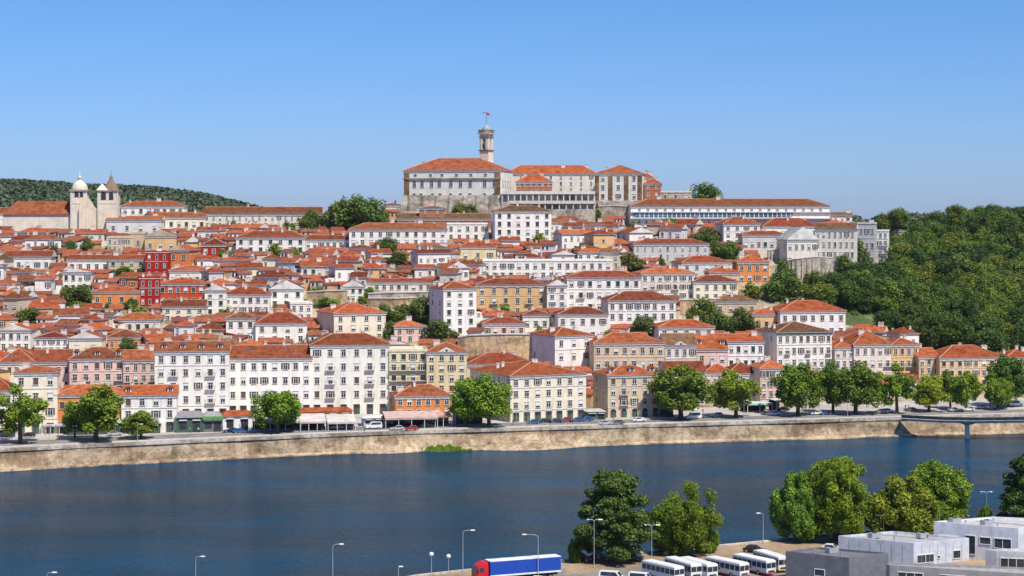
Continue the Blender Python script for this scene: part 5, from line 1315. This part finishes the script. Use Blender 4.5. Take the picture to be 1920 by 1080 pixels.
CC = dict(white=(0.75, 0.75, 0.75), black=(0.015, 0.015, 0.02), silver=(0.42, 0.43, 0.45), blue=(0.03, 0.09, 0.28), red=(0.35, 0.02, 0.02), grey=(0.12, 0.125, 0.13), navy=(0.02, 0.03, 0.08))
CT = [(432,811,'navy','left of a pair before the small white shop'),(450,812,'blue','right of a pair before the small white shop'),(602,805,'black','under the pale awnings, left'),(630,805,'silver','under the pale awnings, middle'),(654,804,'grey','under the pale awnings, right'),
(700,804,'white','with nothing near it before the grey kiosk'),(745,807,'silver','left one in front of the pink awning'),(772,807,'red','middle one in front of the pink awning'),(800,801,'grey','right one in front of the pink awning'),
(1000,795,'blue','left of the cars before the large cream building'),(1024,793,'black','second car before the large cream building'),(1045,793,'navy','third car before the large cream building'),(1062,791,'red','fourth car before the large cream building'),(1082,791,'blue','last car before the large cream building'),(1100,790,'blue','by the dark green stall'),
(1135,797,'silver','on the road before the arched-door house, left'),(1158,796,'grey','on the road before the arched-door house, right'),(1198,791,'white','just left of the biggest round tree'),(1300,786,'white','in the shade of the biggest round tree'),(1345,782,'silver','between the two round trees'),(1450,779,'white','at the left of the dense round tree'),(1468,771,'black','behind the dense round tree'),
(1530,778,'white','left of the double-trunk trees'),(1548,778,'blue','in shade left of the wide dark tree'),(1652,775,'silver','right of the wide dark tree'),(1665,774,'white','below the forked light tree'),(1712,772,'grey','beside the bridge start'),(1790,772,'silver','above the bridge, left'),(1815,771,'white','above the bridge pier'),(1838,767,'white','under the small round tree'),(1875,768,'navy','above the bridge, near the right edge'),(1905,762,'white','last one at the right edge'),
(10,822,'navy','at the left edge by the little kiosk'),(52,820,'black','behind the leftmost tree'),(285,812,'blue','under the low wide tree'),(215,817,'silver','under the large open-crowned tree'),(560,803,'navy','behind the umbrella-shaped tree')]
for (px, py, c, lab) in CT:
    Y = min(hit(px, py), 660); Y = (CAMZ-ZS)*F/(py-HY); X = PX(px, Y); sl_ = math.atan2(0.30, 1)
    car(X, Y, ZS+0.04, sl_+(math.pi if random.random() < .5 else 0)+random.uniform(-.05, .05), CC[c], f'{c} car parked {lab}' if 'on the road' not in lab else f'{c} car {lab}', van=(c == 'white' and px in (700, 1300, 1905)))
# lamps
def lamp(X, Y, z, h, arm, kind, label, group, rz=0.0):
    r_ = empty('street_lamp', (X, Y, z), rz); tag(r_, label, 'street lamp', group)
    mb = MB(); mb.cyl((0, 0, -0.3), (0, 0, h), 0.085, 0.05, M['steel'], 8); mb.build('pole', r_)
    mb = MB(); mb.cyl((0, 0, -0.1), (0, 0, 0.35), 0.2, 0.18, M['steel'], 8); mb.build('base', r_)
    arms = {'single': (1,), 'double': (1, -1), 'globe': ()}[kind]
    for a in arms:
        mb = MB(); mb.cyl((0, 0, h-0.02), (a*arm*0.3, 0, h+0.25), 0.05, 0.05, M['steel'], 6); mb.cyl((a*arm*0.3, 0, h+0.25), (a*arm, 0, h+0.3), 0.05, 0.04, M['steel'], 6); mb.build('arm', r_)
        mb = MB(); x = a*arm; mb.prism([(x-0.15, -0.16, h+0.22), (x+0.15+a*0.5, -0.16, h+0.24), (x+0.15+a*0.5, 0.16, h+0.24), (x-0.15, 0.16, h+0.22)], [(x-0.1, -0.1, h+0.40), (x+0.1+a*0.5, -0.1, h+0.36), (x+0.1+a*0.5, 0.1, h+0.36), (x-0.1, 0.1, h+0.40)], M['white']); mb.build('lamp_head', r_)
    if kind == 'globe':
        mb = MB(); mb.lathe([(0.1, h), (0.3, h+0.1), (0.42, h+0.35), (0.36, h+0.6), (0.15, h+0.75)], 0, 0, M['white'], 12); mb.build('lamp_globe', r_, smooth=True)
    return r_
for (px, yb, yt, lab) in [(258,828,797,'beside the low wide tree on the left quay'),(678,812,776,'before the grey flat-fronted kiosk'),(968,800,765,'at the left corner of the large cream building'),(1185,792,757,'before the arched-door house'),(1395,788,752,'under the pale round tree'),(1589,781,742,'against the wide dark tree'),(990,800,742,'taller, in front of the large cream building'),(1035,799,748,'right front of the large cream building'),(92,836,800,'right of the leftmost tree')]:
    Y = (CAMZ-ZS)*F/(yb-HY); lamp(PX(px, Y), Y, ZS, (yb-yt)*Y/F, 0.9, 'single', 'slim quay street lamp '+lab, 'street lamps on the far quay')

# people: one continuous skinned body, two poses
def person_mesh(pose):
    me = bpy.data.meshes.new('person'); st = 0.16 if pose == 0 else 0.34
    V = [(0, 0, 0.95), (0, 0, 1.2), (0, 0, 1.42), (0, 0, 1.52), (0, 0, 1.66), (0.1, 0, 0.9), (0.11, -st*0.5, 0.5), (0.11, -st if pose else 0, 0.08), (0.11, -st-0.12 if pose else -0.13, 0.04),
         (-0.1, 0, 0.9), (-0.11, st*0.3, 0.5), (-0.11, st*0.9 if pose else 0, 0.08), (-0.11, st*0.9-0.12 if pose else -0.13, 0.04), (0.2, 0, 1.4), (0.25, st*0.3, 1.12), (0.24, 0, 0.86), (-0.2, 0, 1.4), (-0.25, -st*0.3, 1.12), (-0.24, -0.1, 0.86)]
    E = [(0, 1), (1, 2), (2, 3), (3, 4), (0, 5), (5, 6), (6, 7), (7, 8), (0, 9), (9, 10), (10, 11), (11, 12), (2, 13), (13, 14), (14, 15), (2, 16), (16, 17), (17, 18)]
    Rr = [.14, .13, .15, .06, .11, .095, .065, .045, .04, .095, .065, .045, .04, .07, .05, .035, .07, .05, .035]
    me.from_pydata(V, E, []); o = bpy.data.objects.new('person_source', me); C.objects.link(o)
    md = o.modifiers.new('skin', 'SKIN'); sv = me.skin_vertices[0].data
    for i, r_ in enumerate(Rr): sv[i].radius = (r_, r_*0.8)
    sv[0].use_root = True; o.modifiers.new('sub', 'SUBSURF').levels = 1
    bpy.context.view_layer.update(); ev = bpy.data.meshes.new_from_object(o.evaluated_get(bpy.context.evaluated_depsgraph_get())); bpy.data.objects.remove(o)
    ev.name = 'body'; ev.materials.clear()
    for m_ in (M['matte'], M['iron'], M['skin'], M['shutter']): ev.materials.append(m_)
    for p in ev.polygons:
        z = p.center.z; p.material_index = 1 if z < 0.92 and abs(p.center.x) < 0.2 else (3 if z > 1.68 else (2 if z > 1.5 or (abs(p.center.x) > 0.2 and z < 1.15) else 0)); p.use_smooth = True
    return ev
PM = [person_mesh(0), person_mesh(1)]
SH = [('white', (0.7, 0.7, 0.7)), ('red', (0.5, 0.03, 0.03)), ('blue', (0.05, 0.12, 0.4)), ('black', (0.03, 0.03, 0.03)), ('green', (0.05, 0.25, 0.1)), ('yellow', (0.6, 0.45, 0.05))]
for i, (px, py, pose, lab) in enumerate([(85,817,0,'standing at the grey scalloped awning'),(12,824,0,'standing near the left edge kiosk'),(470,806,1,'walking past the small white shop'),(683,811,0,'standing by the lamp before the grey kiosk'),(540,803,0,'standing behind the umbrella-shaped tree'),(356,812,1,'walking by the dark kiosk'),(372,812,0,'standing by the dark kiosk'),(962,797,0,'standing at the left corner of the cream building'),(1150,789,1,'walking before the arched-door house'),(1698,768,1,'walking below the forked light tree'),(1704,768,0,'standing below the forked light tree'),(1755,764,0,'standing behind the bright yellow-green tree'),(735,800,0,'standing at the pink awning'),(1318,776,0,'standing between the round trees')]):
    Y = (CAMZ-ZS)*F/(py-HY); o = link('person', PM[pose], None, SH[i % 6][1]); o.location = (PX(px, Y), Y, ZS+0.035); o.rotation_euler = (0, 0, random.random()*6.28)
    tag(o, f'person in a {SH[i % 6][0]} top {lab}', 'person', 'people on the far quay')

# footbridge at the right
b0 = empty('footbridge', (PX(1700, 586), 586, 0)); tag(b0, 'flat concrete footbridge deck on a white pier leaving the quay at the right edge', 'footbridge')
def Lb(px, Y, z): return (PX(px, Y)-b0.location.x, Y-586, z)
dk = [(1690, 589, 5.9, 2.5), (1760, 583, 5.9, 5), (1830, 580, 6.0, 6.5), (1920, 580, 6.2, 7), (2100, 582, 6.6, 7), (2500, 592, 7.5, 7)]
mb = MB(); mr = MB(); mg = MB()
for (p, Y, z, w_), (q, Y2, z2, w2) in zip(dk, dk[1:]):
    mb.prism([Lb(p, Y, z-0.7), Lb(q, Y2, z2-0.7), Lb(q, Y2+w2, z2-0.7), Lb(p, Y+w_, z-0.7)], [Lb(p, Y-0.4, z), Lb(q, Y2-0.4, z2), Lb(q, Y2+w2, z2), Lb(p, Y+w_, z)], M['concrete'])
    mr.prism([Lb(p, Y-0.3, z+1.15), Lb(q, Y2-0.3, z2+1.15), Lb(q, Y2-0.2, z2+1.15), Lb(p, Y-0.2, z+1.15)], [Lb(p, Y-0.3, z+1.25), Lb(q, Y2-0.3, z2+1.25), Lb(q, Y2-0.2, z2+1.25), Lb(p, Y-0.2, z+1.25)], M['steel'])
    mg.poly([Lb(p, Y-0.25, z+0.15), Lb(q, Y2-0.25, z2+0.15), Lb(q, Y2-0.25, z2+1.1), Lb(p, Y-0.25, z+1.1)], M['glass'])
mb.build('deck', b0); mr.build('handrail', b0); mg.build('glass_balustrade', b0)
for px in (1813, 2050, 2300):
    Y = 583; mb = MB(); c_ = Lb(px, Y+2, 0); mb.cyl((c_[0]+0.3, c_[1], -3), (c_[0], c_[1], 4.4), 0.85, 0.75, M['white'], 10); mb.prism([(c_[0]-1, c_[1]-1, 4.4), (c_[0]+1, c_[1]-1, 4.4), (c_[0]+1, c_[1]+1, 4.4), (c_[0]-1, c_[1]+1, 4.4)], [(c_[0]-3, c_[1]-2, 5.25), (c_[0]+3, c_[1]-2, 5.25), (c_[0]+3, c_[1]+2, 5.25), (c_[0]-3, c_[1]+2, 5.25)], M['concrete']); mb.build('pier', b0)

# ------------------------------------------------------------------ near bank
ZN = 4.0
NB = [(-2500, 170), (-600, 235), (0, 272), (480, 312), (780, 339), (1050, 354), (1400, 373), (1920, 406), (2800, 450), (4200, 520)]
rows = []
for k in range(5):
    row = []
    for p in range(-2500, 4201, 60):
        yb = ip(NB, p); Y = [yb+7, yb+3, yb, yb-40, yb-160][k]; Y = max(Y, 40); z = [-3, 0.8, ZN, ZN, ZN][k]; j = random.uniform(-.5, .5) if k in (0, 1) else 0
        row.append((PX(p, Y), Y+j, z+j*0.3))
    rows.append(row)
g_ = grid('riverside_ground', rows[::-1], M['dirt']); g_['kind'] = 'structure'
mb = MB(); ps = list(range(-1500, 3000, 60))
for p, q in zip(ps, ps[1:]):
    A = [(PX(p, ip(NB, p)+a), ip(NB, p)+a) for a in (-0.9, 0.2)]; B = [(PX(q, ip(NB, q)+a), ip(NB, q)+a) for a in (-0.9, 0.2)]; b = [A[0], B[0], B[1], A[1]]
    mb.prism([(x, y, ZN-0.6) for x, y in b], [(x, y, ZN+0.28) for x, y in b], M['palestone'])
o = mb.build('embankment_edge'); tag(o, 'pale stone edging along the near river bank', 'kerb wall')
def quadsheet(name, px, z, mat, kind='structure'):
    pts = [onplane(x, y, z) for x, y in px]; me = bpy.data.meshes.new(name); me.from_pydata([tuple(p) for p in pts], [], [list(range(len(pts)))]); me.materials.append(mat); o = link(name, me)
    if kind: o['kind'] = kind
    return o
quadsheet('car_park', [(1020, 1200), (1062, 1078), (1230, 1058), (1500, 1036), (1620, 1020), (1800, 1060), (1700, 1200)], ZN+0.01, M['asphalt'])
quadsheet('road', [(300, 1230), (700, 1120), (880, 1086), (1060, 1066), (1090, 1200)], ZN+0.014, M['asphalt'])
NT = [
(1150,888,1052,76,'near_pine','big dark bushy tree standing alone between the truck and the buses',0.12,(.85,.92,.85)),
(1080,1010,1054,17,'near_broad','small dark shrub at the left foot of the big dark tree',0.05,(.6,.7,.6)),
(1294,910,1042,56,'near_sparse','thin airy yellow-green tree beside the big dark tree',0.12,(.72,.85,.9)),
(1262,940,1040,42,'near_broad','bushy mid green tree in front of the thin airy one',0.06,(.95,1,.9)),
(1325,985,1036,22,'near_broad','low yellow-green bush under the thin airy tree',0.05,(1.2,1.2,.9)),
(1492,892,1016,42,'near_broad','tall narrow grey-green tree at the left of the right-hand group',0.1,(1,1,1.1)),
(1568,866,1014,68,'near_yellow','tallest yellow-green tree in the right-hand group',0.1,(.85,.9,.9)),
(1692,900,1014,66,'near_broad','wide mid green tree behind the light grey building',0.05,(1.15,1.15,.9)),
(1755,874,996,60,'near_broad','rounded tree behind the wide mid green one, right-hand group',0.1,(.95,1,.9)),
(1932,858,990,62,'near_pine','dark pine-like tree cut by the right edge of the photo',0.1,(.7,.8,.75)),
(1847,950,984,13,'near_broad','tiny conifer-like shrub below the far right lamp',0.05,(.8,.9,.7)),
]
for (px, yt, yb, hw, k, lab, cb, col) in NT: tree(px, yt, yb, hw, k, lab, cb, col, plane=ZN)
for (px, yb, yt, arm, kd, flip, lab) in [(367,1096,1043,1.0,'single',0,'low at the bottom left of the frame'),(88,1150,1073,1.0,'single',0,'with only its head showing at the bottom left corner'),(624,1100,1020,1.3,'single',0,'standing alone against the water left of centre'),(809,1094,1040,0.0,'globe',0,'left of two short round-topped lamps beside the truck'),(841,1092,1044,0.0,'globe',0,'right and whiter of two short round-topped lamps beside the truck'),(868,1095,994,1.5,'single',0,'tall one just left of the red truck cab'),(1009,1090,1002,2.2,'single',1,'tall one rising behind the blue trailer'),(1114,1064,974,0.9,'double',0,'two-armed one before the big dark tree'),(1222,1062,984,0.9,'double',0,'two-armed one hidden in the bushy tree'),(1431,1020,962,0.7,'single',1,'thin one at the left of the right-hand tree group'),(1850,982,922,0.9,'double',0,'distant one over the water at the right'),(1657,1020,966,0.9,'single',1,'dark one before the wide mid green tree'),(1762,1010,950,0.5,'single',1,'short one behind the pale roofs'),(747,1092,1062,0.2,'single',0,'plain short post left of the round-topped lamps')]:
    Y = (CAMZ-ZN)*F/(yb-HY); lamp(PX(px, Y), Y, ZN, (yb-yt)*Y/F-0.3, arm, kd, 'street lamp, '+lab, 'street lamps on the near bank', math.pi if flip else 0)
mb = MB()
# slack cables between posts
# truck
tk = empty('articulated_truck', tuple(onplane(891, 1096, ZN)), R(23)); tag(tk, 'articulated truck with red cab and long blue trailer driving left on the near bank', 'truck')
blue = (0.01, 0.06, 0.38); red = (0.55, 0.01, 0.015)
mb = MB(); mb.box(-0.2, 2.0, -1.25, 1.25, 0.6, 2.4, M['paint']); mb.prism([(-0.2, -1.25, 2.4), (2.0, -1.25, 2.4), (2.0, 1.25, 2.4), (-0.2, 1.25, 2.4)], [(0.15, -1.2, 3.45), (2.0, -1.2, 3.45), (2.0, 1.2, 3.45), (0.15, 1.2, 3.45)], M['paint']); mb.prism([(0.4, -1.15, 3.452), (2.0, -1.15, 3.452), (2.0, 1.15, 3.452), (0.4, 1.15, 3.452)], [(1.3, -1.1, 3.95), (2.0, -1.1, 3.95), (2.0, 1.1, 3.95), (1.3, 1.1, 3.95)], M['paint']); mb.build('cab', tk, red)
mb = MB(); mb.poly([(-0.2-0.01, 1.1, 2.42), (-0.21, -1.1, 2.42), (0.03, -1.1, 3.15), (0.03, 1.1, 3.15)], M['glass']); mb.build('windscreen', tk)
mb = MB(); mb.poly([(0.25, -1.262, 2.3), (1.2, -1.262, 2.3), (1.2, -1.255, 3.1), (0.4, -1.255, 3.1)], M['glass']); mb.build('side_window', tk)
mb = MB(); mb.box(-0.32, -0.202, -1.22, 1.22, 0.7, 1.3, M['iron']); mb.build('bumper', tk)
for sy in (-1.0, 1.0): mb = MB(); mb.box(-0.36, -0.322, sy-0.2, sy+0.2, 0.85, 1.1, M['white']); mb.build('headlight', tk)
for sy in (-1.42, 1.42): mb = MB(); mb.box(-0.1, 0.05, sy-0.12, sy+0.12, 2.2, 2.9, M['iron']); mb.build('wing_mirror', tk)
mb = MB(); mb.box(2.35, 15.9, -1.27, 1.27, 1.35, 3.96, M['paint']); mb.build('trailer_body', tk, blue)
mb = MB(); mb.box(2.3, 15.95, -1.3, 1.3, 3.962, 4.06, M['fabric']); mb.build('trailer_roof', tk, (0.62, 0.64, 0.64))
mb = MB(); mb.box(2.35, 15.9, -1.3, -1.272, 1.32, 1.62, M['white']); mb.build('side_stripe', tk)
mb = MB(); mb.box(1.2, 15.6, -0.5, 0.5, 0.75, 1.34, M['iron']); mb.build('chassis', tk)
for x in (0.7, 2.9, 11.3, 12.6, 13.9):
    for sy in (-1.05, 1.05): mb = MB(); mb.cyl((x, sy-0.16, 0.52), (x, sy+0.16, 0.52), 0.52, 0.52, M['rubber'], 16); mb.cyl((x, sy-0.18, 0.52), (x, sy+0.18, 0.52), 0.27, 0.27, M['steel'], 10); mb.build('wheel', tk)
# buses
def bus(front, rear, label, stripe=(0.45, 0.04, 0.05)):
    f_ = onplane(*front, ZN+3.1); r0 = onplane(*rear, ZN+3.1); d = (f_-r0); L = 9.6; ang = math.atan2(d.y, d.x)+R(9)
    r_ = empty('parked_bus', (f_.x, f_.y, ZN+0.015), ang); tag(r_, label, 'bus', 'white buses in the car park'); r_.scale = (0.93, 0.95, 0.93)
    mb = MB(); mb.box(-L, 0, -1.22, 1.22, 0.45, 1.55, M['paint']); mb.build('body', r_, (0.72, 0.72, 0.73))
    mb = MB(); mb.box(-L+0.02, -0.03, -1.19, 1.19, 1.552, 2.55, M['glass']); mb.build('window_band', r_)
    mb = MB(); mb.box(-L, 0.0, -1.22, 1.22, 2.552, 2.95, M['paint']); mb.box(-L+0.3, -0.3, -1.05, 1.05, 2.952, 3.08, M['paint']); mb.build('roof', r_, (0.78, 0.77, 0.76))
    for k in range(8):
        x = -L+0.1+k*(L-0.2)/7
        for sy in (-1, 1): mb = MB(); mb.box(x-0.07, x+0.07, sy*1.205-0.012, sy*1.205+0.012, 1.552, 2.55, M['white']); mb.build('window_pillar', r_)
    mb = MB(); mb.box(-L+0.01, 0.012, -1.235, 1.235, 0.46, 0.72, M['paint']); mb.build('skirt_stripe', r_, stripe)
    mb = MB(); mb.box(0.002, 0.03, -0.04, 0.04, 1.5, 2.55, M['white']); mb.box(0.004, 0.04, -0.9, 0.9, 0.8, 1.1, M['iron']); mb.build('front_grille', r_)
    for sy in (-1.22, 1.16):
        mb = MB(); mb.box(-0.05, 0.01, sy, sy+0.06, 1.5, 2.56, M['white']); mb.build('corner_post', r_)
    for sy in (-0.95, 0.95): mb = MB(); mb.box(0.01, 0.05, sy-0.16, sy+0.16, 0.85, 1.05, M['white']); mb.build('headlight', r_)
    for sy in (-1.5, 1.5): mb = MB(); mb.box(-0.1, 0.15, sy-0.1, sy+0.1, 1.9, 2.3, M['iron']); mb.build('wing_mirror', r_)
    for x in (-2.4, -L+2.6):
        for sy in (-1.1, 1.1): mb = MB(); mb.cyl((x, sy-0.14, 0.5), (x, sy+0.14, 0.5), 0.5, 0.5, M['rubber'], 14); mb.cyl((x, sy-0.16, 0.5), (x, sy+0.16, 0.5), 0.25, 0.25, M['steel'], 8); mb.build('wheel', r_)
bus((1274, 1060), (1228, 1046), 'white bus nearest the big dark tree, leftmost in the parked row')
bus((1306, 1055), (1278, 1043), 'white bus second from the left in the parked row')
bus((1336, 1055), (1306, 1044), 'white bus third in the parked row, close against the second')
bus((1396, 1053), (1348, 1040), 'white bus in the middle of the parked row, fourth from the left')
bus((1446, 1048), (1396, 1034), 'white bus fifth from the left before the dark grey building')
bus((1470, 1042), (1452, 1034), 'white and yellow bus partly hidden by the dark grey building', (0.6, 0.35, 0.03))
for (px, py, c, van, lab) in [(1150,1092,'white',True,'at the bottom edge below the two-armed lamp'),(1205,1095,'white',True,'at the bottom edge left of the buses'),(1012,1096,'white',False,'passing before the blue trailer'),(1090,1052,'black',False,'in the shade left of the big dark tree'),(1128,1050,'navy',False,'in the shade under the big dark tree'),(1185,1050,'grey',False,'in the shade right of the big dark tree'),(1415,1036,'black',False,'behind the row of buses'),(1560,1034,'white',False,'behind the dark grey building')]:
    p = onplane(px, py, ZN+0.02); car(p.x, p.y, p.z, R(-25)+random.uniform(-.2, .2), CC[c], f'{c} {"van" if van else "car"} parked {lab}', van, 'cars on the near bank')
for i, (px, py) in enumerate([(1122, 1056), (1143, 1058), (1176, 1056)]):
    p = onplane(px, py, ZN); o = link('person', PM[0], None, SH[(i*2+1) % 6][1]); o.location = p; tag(o, f'person in a {SH[(i*2+1)%6][0]} top in the shade of the big dark tree', 'person', 'people under the near tree')

# modern buildings bottom right, from roof outlines
def flat_building(corn, z, col, label, top=(0.6, 0.6, 0.6), wins=(), parapet=0.35, zb=ZN, name='flat_roofed_building'):
    P4 = [onplane(x, y, z) for x, y in corn]; c0 = P4[0].copy(); c0.z = zb
    r_ = empty(name, c0); tag(r_, label, 'building')
    L = [p-c0 for p in P4]; zt_ = z-zb
    mb = MB(); mb.prism([(p.x, p.y, -0.5) for p in L], [(p.x, p.y, zt_-0.15) for p in L], M['matte']); mb.build('wall', r_, col)
    ce = sum(L, Vector())/len(L); n = len(L)
    mb = MB(); inn = [ce+(p-ce)*0.95 for p in L]; mb.poly([(p.x, p.y, zt_-0.05) for p in inn], M['matte']); mb.build('roof', r_, top)
    mb = MB()
    for i in range(n):
        a, b, c, d = L[i], L[(i+1) % n], inn[(i+1) % n], inn[i]
        mb.prism([(a.x, a.y, zt_-0.148), (b.x, b.y, zt_-0.148), (c.x, c.y, zt_-0.148), (d.x, d.y, zt_-0.148)], [(a.x, a.y, zt_+parapet), (b.x, b.y, zt_+parapet), (c.x, c.y, zt_+parapet), (d.x, d.y, zt_+parapet)], M['matte'])
    mb.build('parapet', r_, tuple(c*1.06 for c in col))
    for (i, t0, t1, z0, z1) in wins:
        a, b = L[i], L[(i+1) % n]; d = (b-a); d.z = 0; nn = Vector((d.y, -d.x, 0)).normalized(); p = a+d*t0; q = a+d*t1
        mb = MB(); u = nn*0.03; mb.poly([(p.x+u.x, p.y+u.y, z0), (q.x+u.x, q.y+u.y, z0), (q.x+u.x, q.y+u.y, z1), (p.x+u.x, p.y+u.y, z1)], M['glass'])
        dd = d.normalized(); k_ = max(1, int((q-p).length/1.4))
        for m_ in range(k_+1):
            e = p+(q-p)*m_/k_; mb.prism([(e.x-dd.x*.05, e.y-dd.y*.05, z0), (e.x+dd.x*.05, e.y+dd.y*.05, z0), (e.x+dd.x*.05+nn.x*.1, e.y+dd.y*.05+nn.y*.1, z0), (e.x-dd.x*.05+nn.x*.1, e.y-dd.y*.05+nn.y*.1, z0)],
                                     [(e.x-dd.x*.05, e.y-dd.y*.05, z1), (e.x+dd.x*.05, e.y+dd.y*.05, z1), (e.x+dd.x*.05+nn.x*.1, e.y+dd.y*.05+nn.y*.1, z1), (e.x-dd.x*.05+nn.x*.1, e.y-dd.y*.05+nn.y*.1, z1)], M['white'])
        e = [(p.x, p.y), (q.x, q.y), (q.x+nn.x*.14, q.y+nn.y*.14), (p.x+nn.x*.14, p.y+nn.y*.14)]
        mb.prism([(x, y, z1+0.002) for x, y in e], [(x, y, z1+0.12) for x, y in e], M['white']); mb.prism([(x, y, z0-0.1) for x, y in e], [(x, y, z0-0.002) for x, y in e], M['white']); mb.build('window', r_)
    return r_
# corner order: left, front, right, back (seen from above, counter-clockwise)
# panel joints are built as thin recess strips
A_ = flat_building([(1473, 1037), (1592, 1049), (1666, 1040), (1536, 1029)], ZN+4.6, (0.14, 0.145, 0.165), 'dark grey flat-roofed building at the bottom, left of the light grey one', (0.15, 0.15, 0.165), [(0, 0.46, 0.62, 1.2, 2.3)])
B_ = flat_building([(1572, 1008), (1713, 1022), (1817, 1012), (1674, 999)], ZN+3.9, (0.52, 0.54, 0.60), 'light grey flat-roofed building in the middle of the bottom right group', (0.36, 0.36, 0.37), [(1, 0.06, 0.36, 0.5, 1.9), (1, 0.70, 0.84, 0.7, 2.1), (1, 0.42, 0.47, 1.0, 1.5)])
C_ = flat_building([(1751, 981), (1909, 994), (2040, 980), (1862, 972)], ZN+6.2, (0.60, 0.61, 0.65), 'long pale building with ribbon windows at the right edge', (0.46, 0.44, 0.43), [(0, 0.38, 0.5, 1.0, 4.4), (0, 0.55, 0.68, 3.1, 4.3), (0, 0.72, 0.92, 2.6, 4.3), (0, 0.05, 0.3, 2.8, 4.0), (1, 0.1, 0.5, 2.5, 4.0)])
D_ = flat_building([(1848, 1034), (1868, 1036), (2020, 1042), (1990, 1028)], ZN+3.0, (0.45, 0.47, 0.52), 'small pale pavilion cut by the right edge with a wide shop window', (0.46, 0.43, 0.40), [(1, 0.05, 0.45, 0.3, 2.0)])
E_ = flat_building([(1638, 1057), (1668, 1063), (1990, 1084), (1960, 1069)], ZN+2.6, (0.30, 0.29, 0.30), 'long low grey roofed walkway across the bottom right corner', (0.33, 0.32, 0.32), [(1, 0.05, 0.2, 0.4, 1.8), (1, 0.3, 0.45, 0.4, 1.8)])
for (r_, L_) in ((B_, [(1572, 1008), (1713, 1022), (1817, 1012)]),):
    for i in range(2):
        a = onplane(*L_[i], ZN+3.9)-r_.location; b = onplane(*L_[i+1], ZN+3.9)-r_.location; d = b-a; nn = Vector((d.y, -d.x, 0)).normalized()
        for k in range(1, 7):
            p = a+d*k/7; e = d.normalized()*0.03
            mb = MB(); mb.prism([(p.x-e.x, p.y-e.y, 0), (p.x+e.x, p.y+e.y, 0), (p.x+e.x+nn.x*.04, p.y+e.y+nn.y*.04, 0), (p.x-e.x+nn.x*.04, p.y-e.y+nn.y*.04, 0)], [(p.x-e.x, p.y-e.y, 3.7), (p.x+e.x, p.y+e.y, 3.7), (p.x+e.x+nn.x*.04, p.y+e.y+nn.y*.04, 3.7), (p.x-e.x+nn.x*.04, p.y-e.y+nn.y*.04, 3.7)], M['steel']); mb.build('panel_joint', r_)
ac = onplane(1700, 1006, ZN+4.0)
for (px, py, hz, rt_, lab) in [(1790, 980, ZN+6.2, 1, 'dark air-conditioning box on the long pale roof'), (1640, 1008, ZN+4.0, 0, 'small ventilation box on the light grey roof'), (1730, 1008, ZN+4.0, 0, 'second box on the light grey roof, nearer its right corner'), (1850, 984, ZN+6.2, 0, 'box near the front edge of the long pale roof'), (1560, 1036, ZN+4.6, 0, 'box on the dark grey roof')]:
    p = onplane(px, py, hz); u = empty('roof_unit', p, R(25)); tag(u, lab, 'roof unit')
    mb = MB(); mb.box(-1, 1, -0.7, 0.7, 0.0, 0.9, M['steel']); mb.build('casing', u); mb = MB(); mb.cyl((0, 0, 0.9), (0, 0, 1.0), 0.45, 0.45, M['iron'], 12); mb.build('fan_grille', u)

hp(1676, 1702, 425, 432, 446, 2, 1, 'S', 'h', 'o', 6, 9, 'lone orange-roofed house at the top of the wooded hill just right of the town', 'n')
hp(1862, 1888, 449, 453, 466, 3, 1, 'B', 'g', 'b', 4, 8, 'low beige house half hidden among the trees of the right-hand hill', 'n')

# pipes, upstands and felt joints on the modern roofs
for (A0, A1, hz, nm) in [((1600, 1007), (1700, 1017), ZN+4.0, B_), ((1650, 1002), (1770, 1013), ZN+4.0, B_), ((1500, 1037), (1600, 1046), ZN+4.6, A_), ((1780, 981), (1900, 991), ZN+6.2, C_), ((1830, 977), (1960, 988), ZN+6.2, C_)]:
    a = onplane(*A0, hz)-nm.location; b = onplane(*A1, hz)-nm.location; mb = MB(); mb.cyl(a+Vector((0, 0, 0.03)), b+Vector((0, 0, 0.03)), 0.07, 0.07, M['steel'], 6); mb.build('roof_pipe', nm)
    for t in (0.2, 0.7):
        p = a+(b-a)*t; mb = MB(); mb.cyl(p+Vector((0.8, 0.5, -0.1)), p+Vector((0.8, 0.5, 0.6)), 0.13, 0.13, M['steel'], 8); mb.cyl(p+Vector((0.8, 0.5, 0.6)), p+Vector((0.8, 0.5, 0.7)), 0.22, 0.22, M['steel'], 8); mb.build('roof_vent', nm)
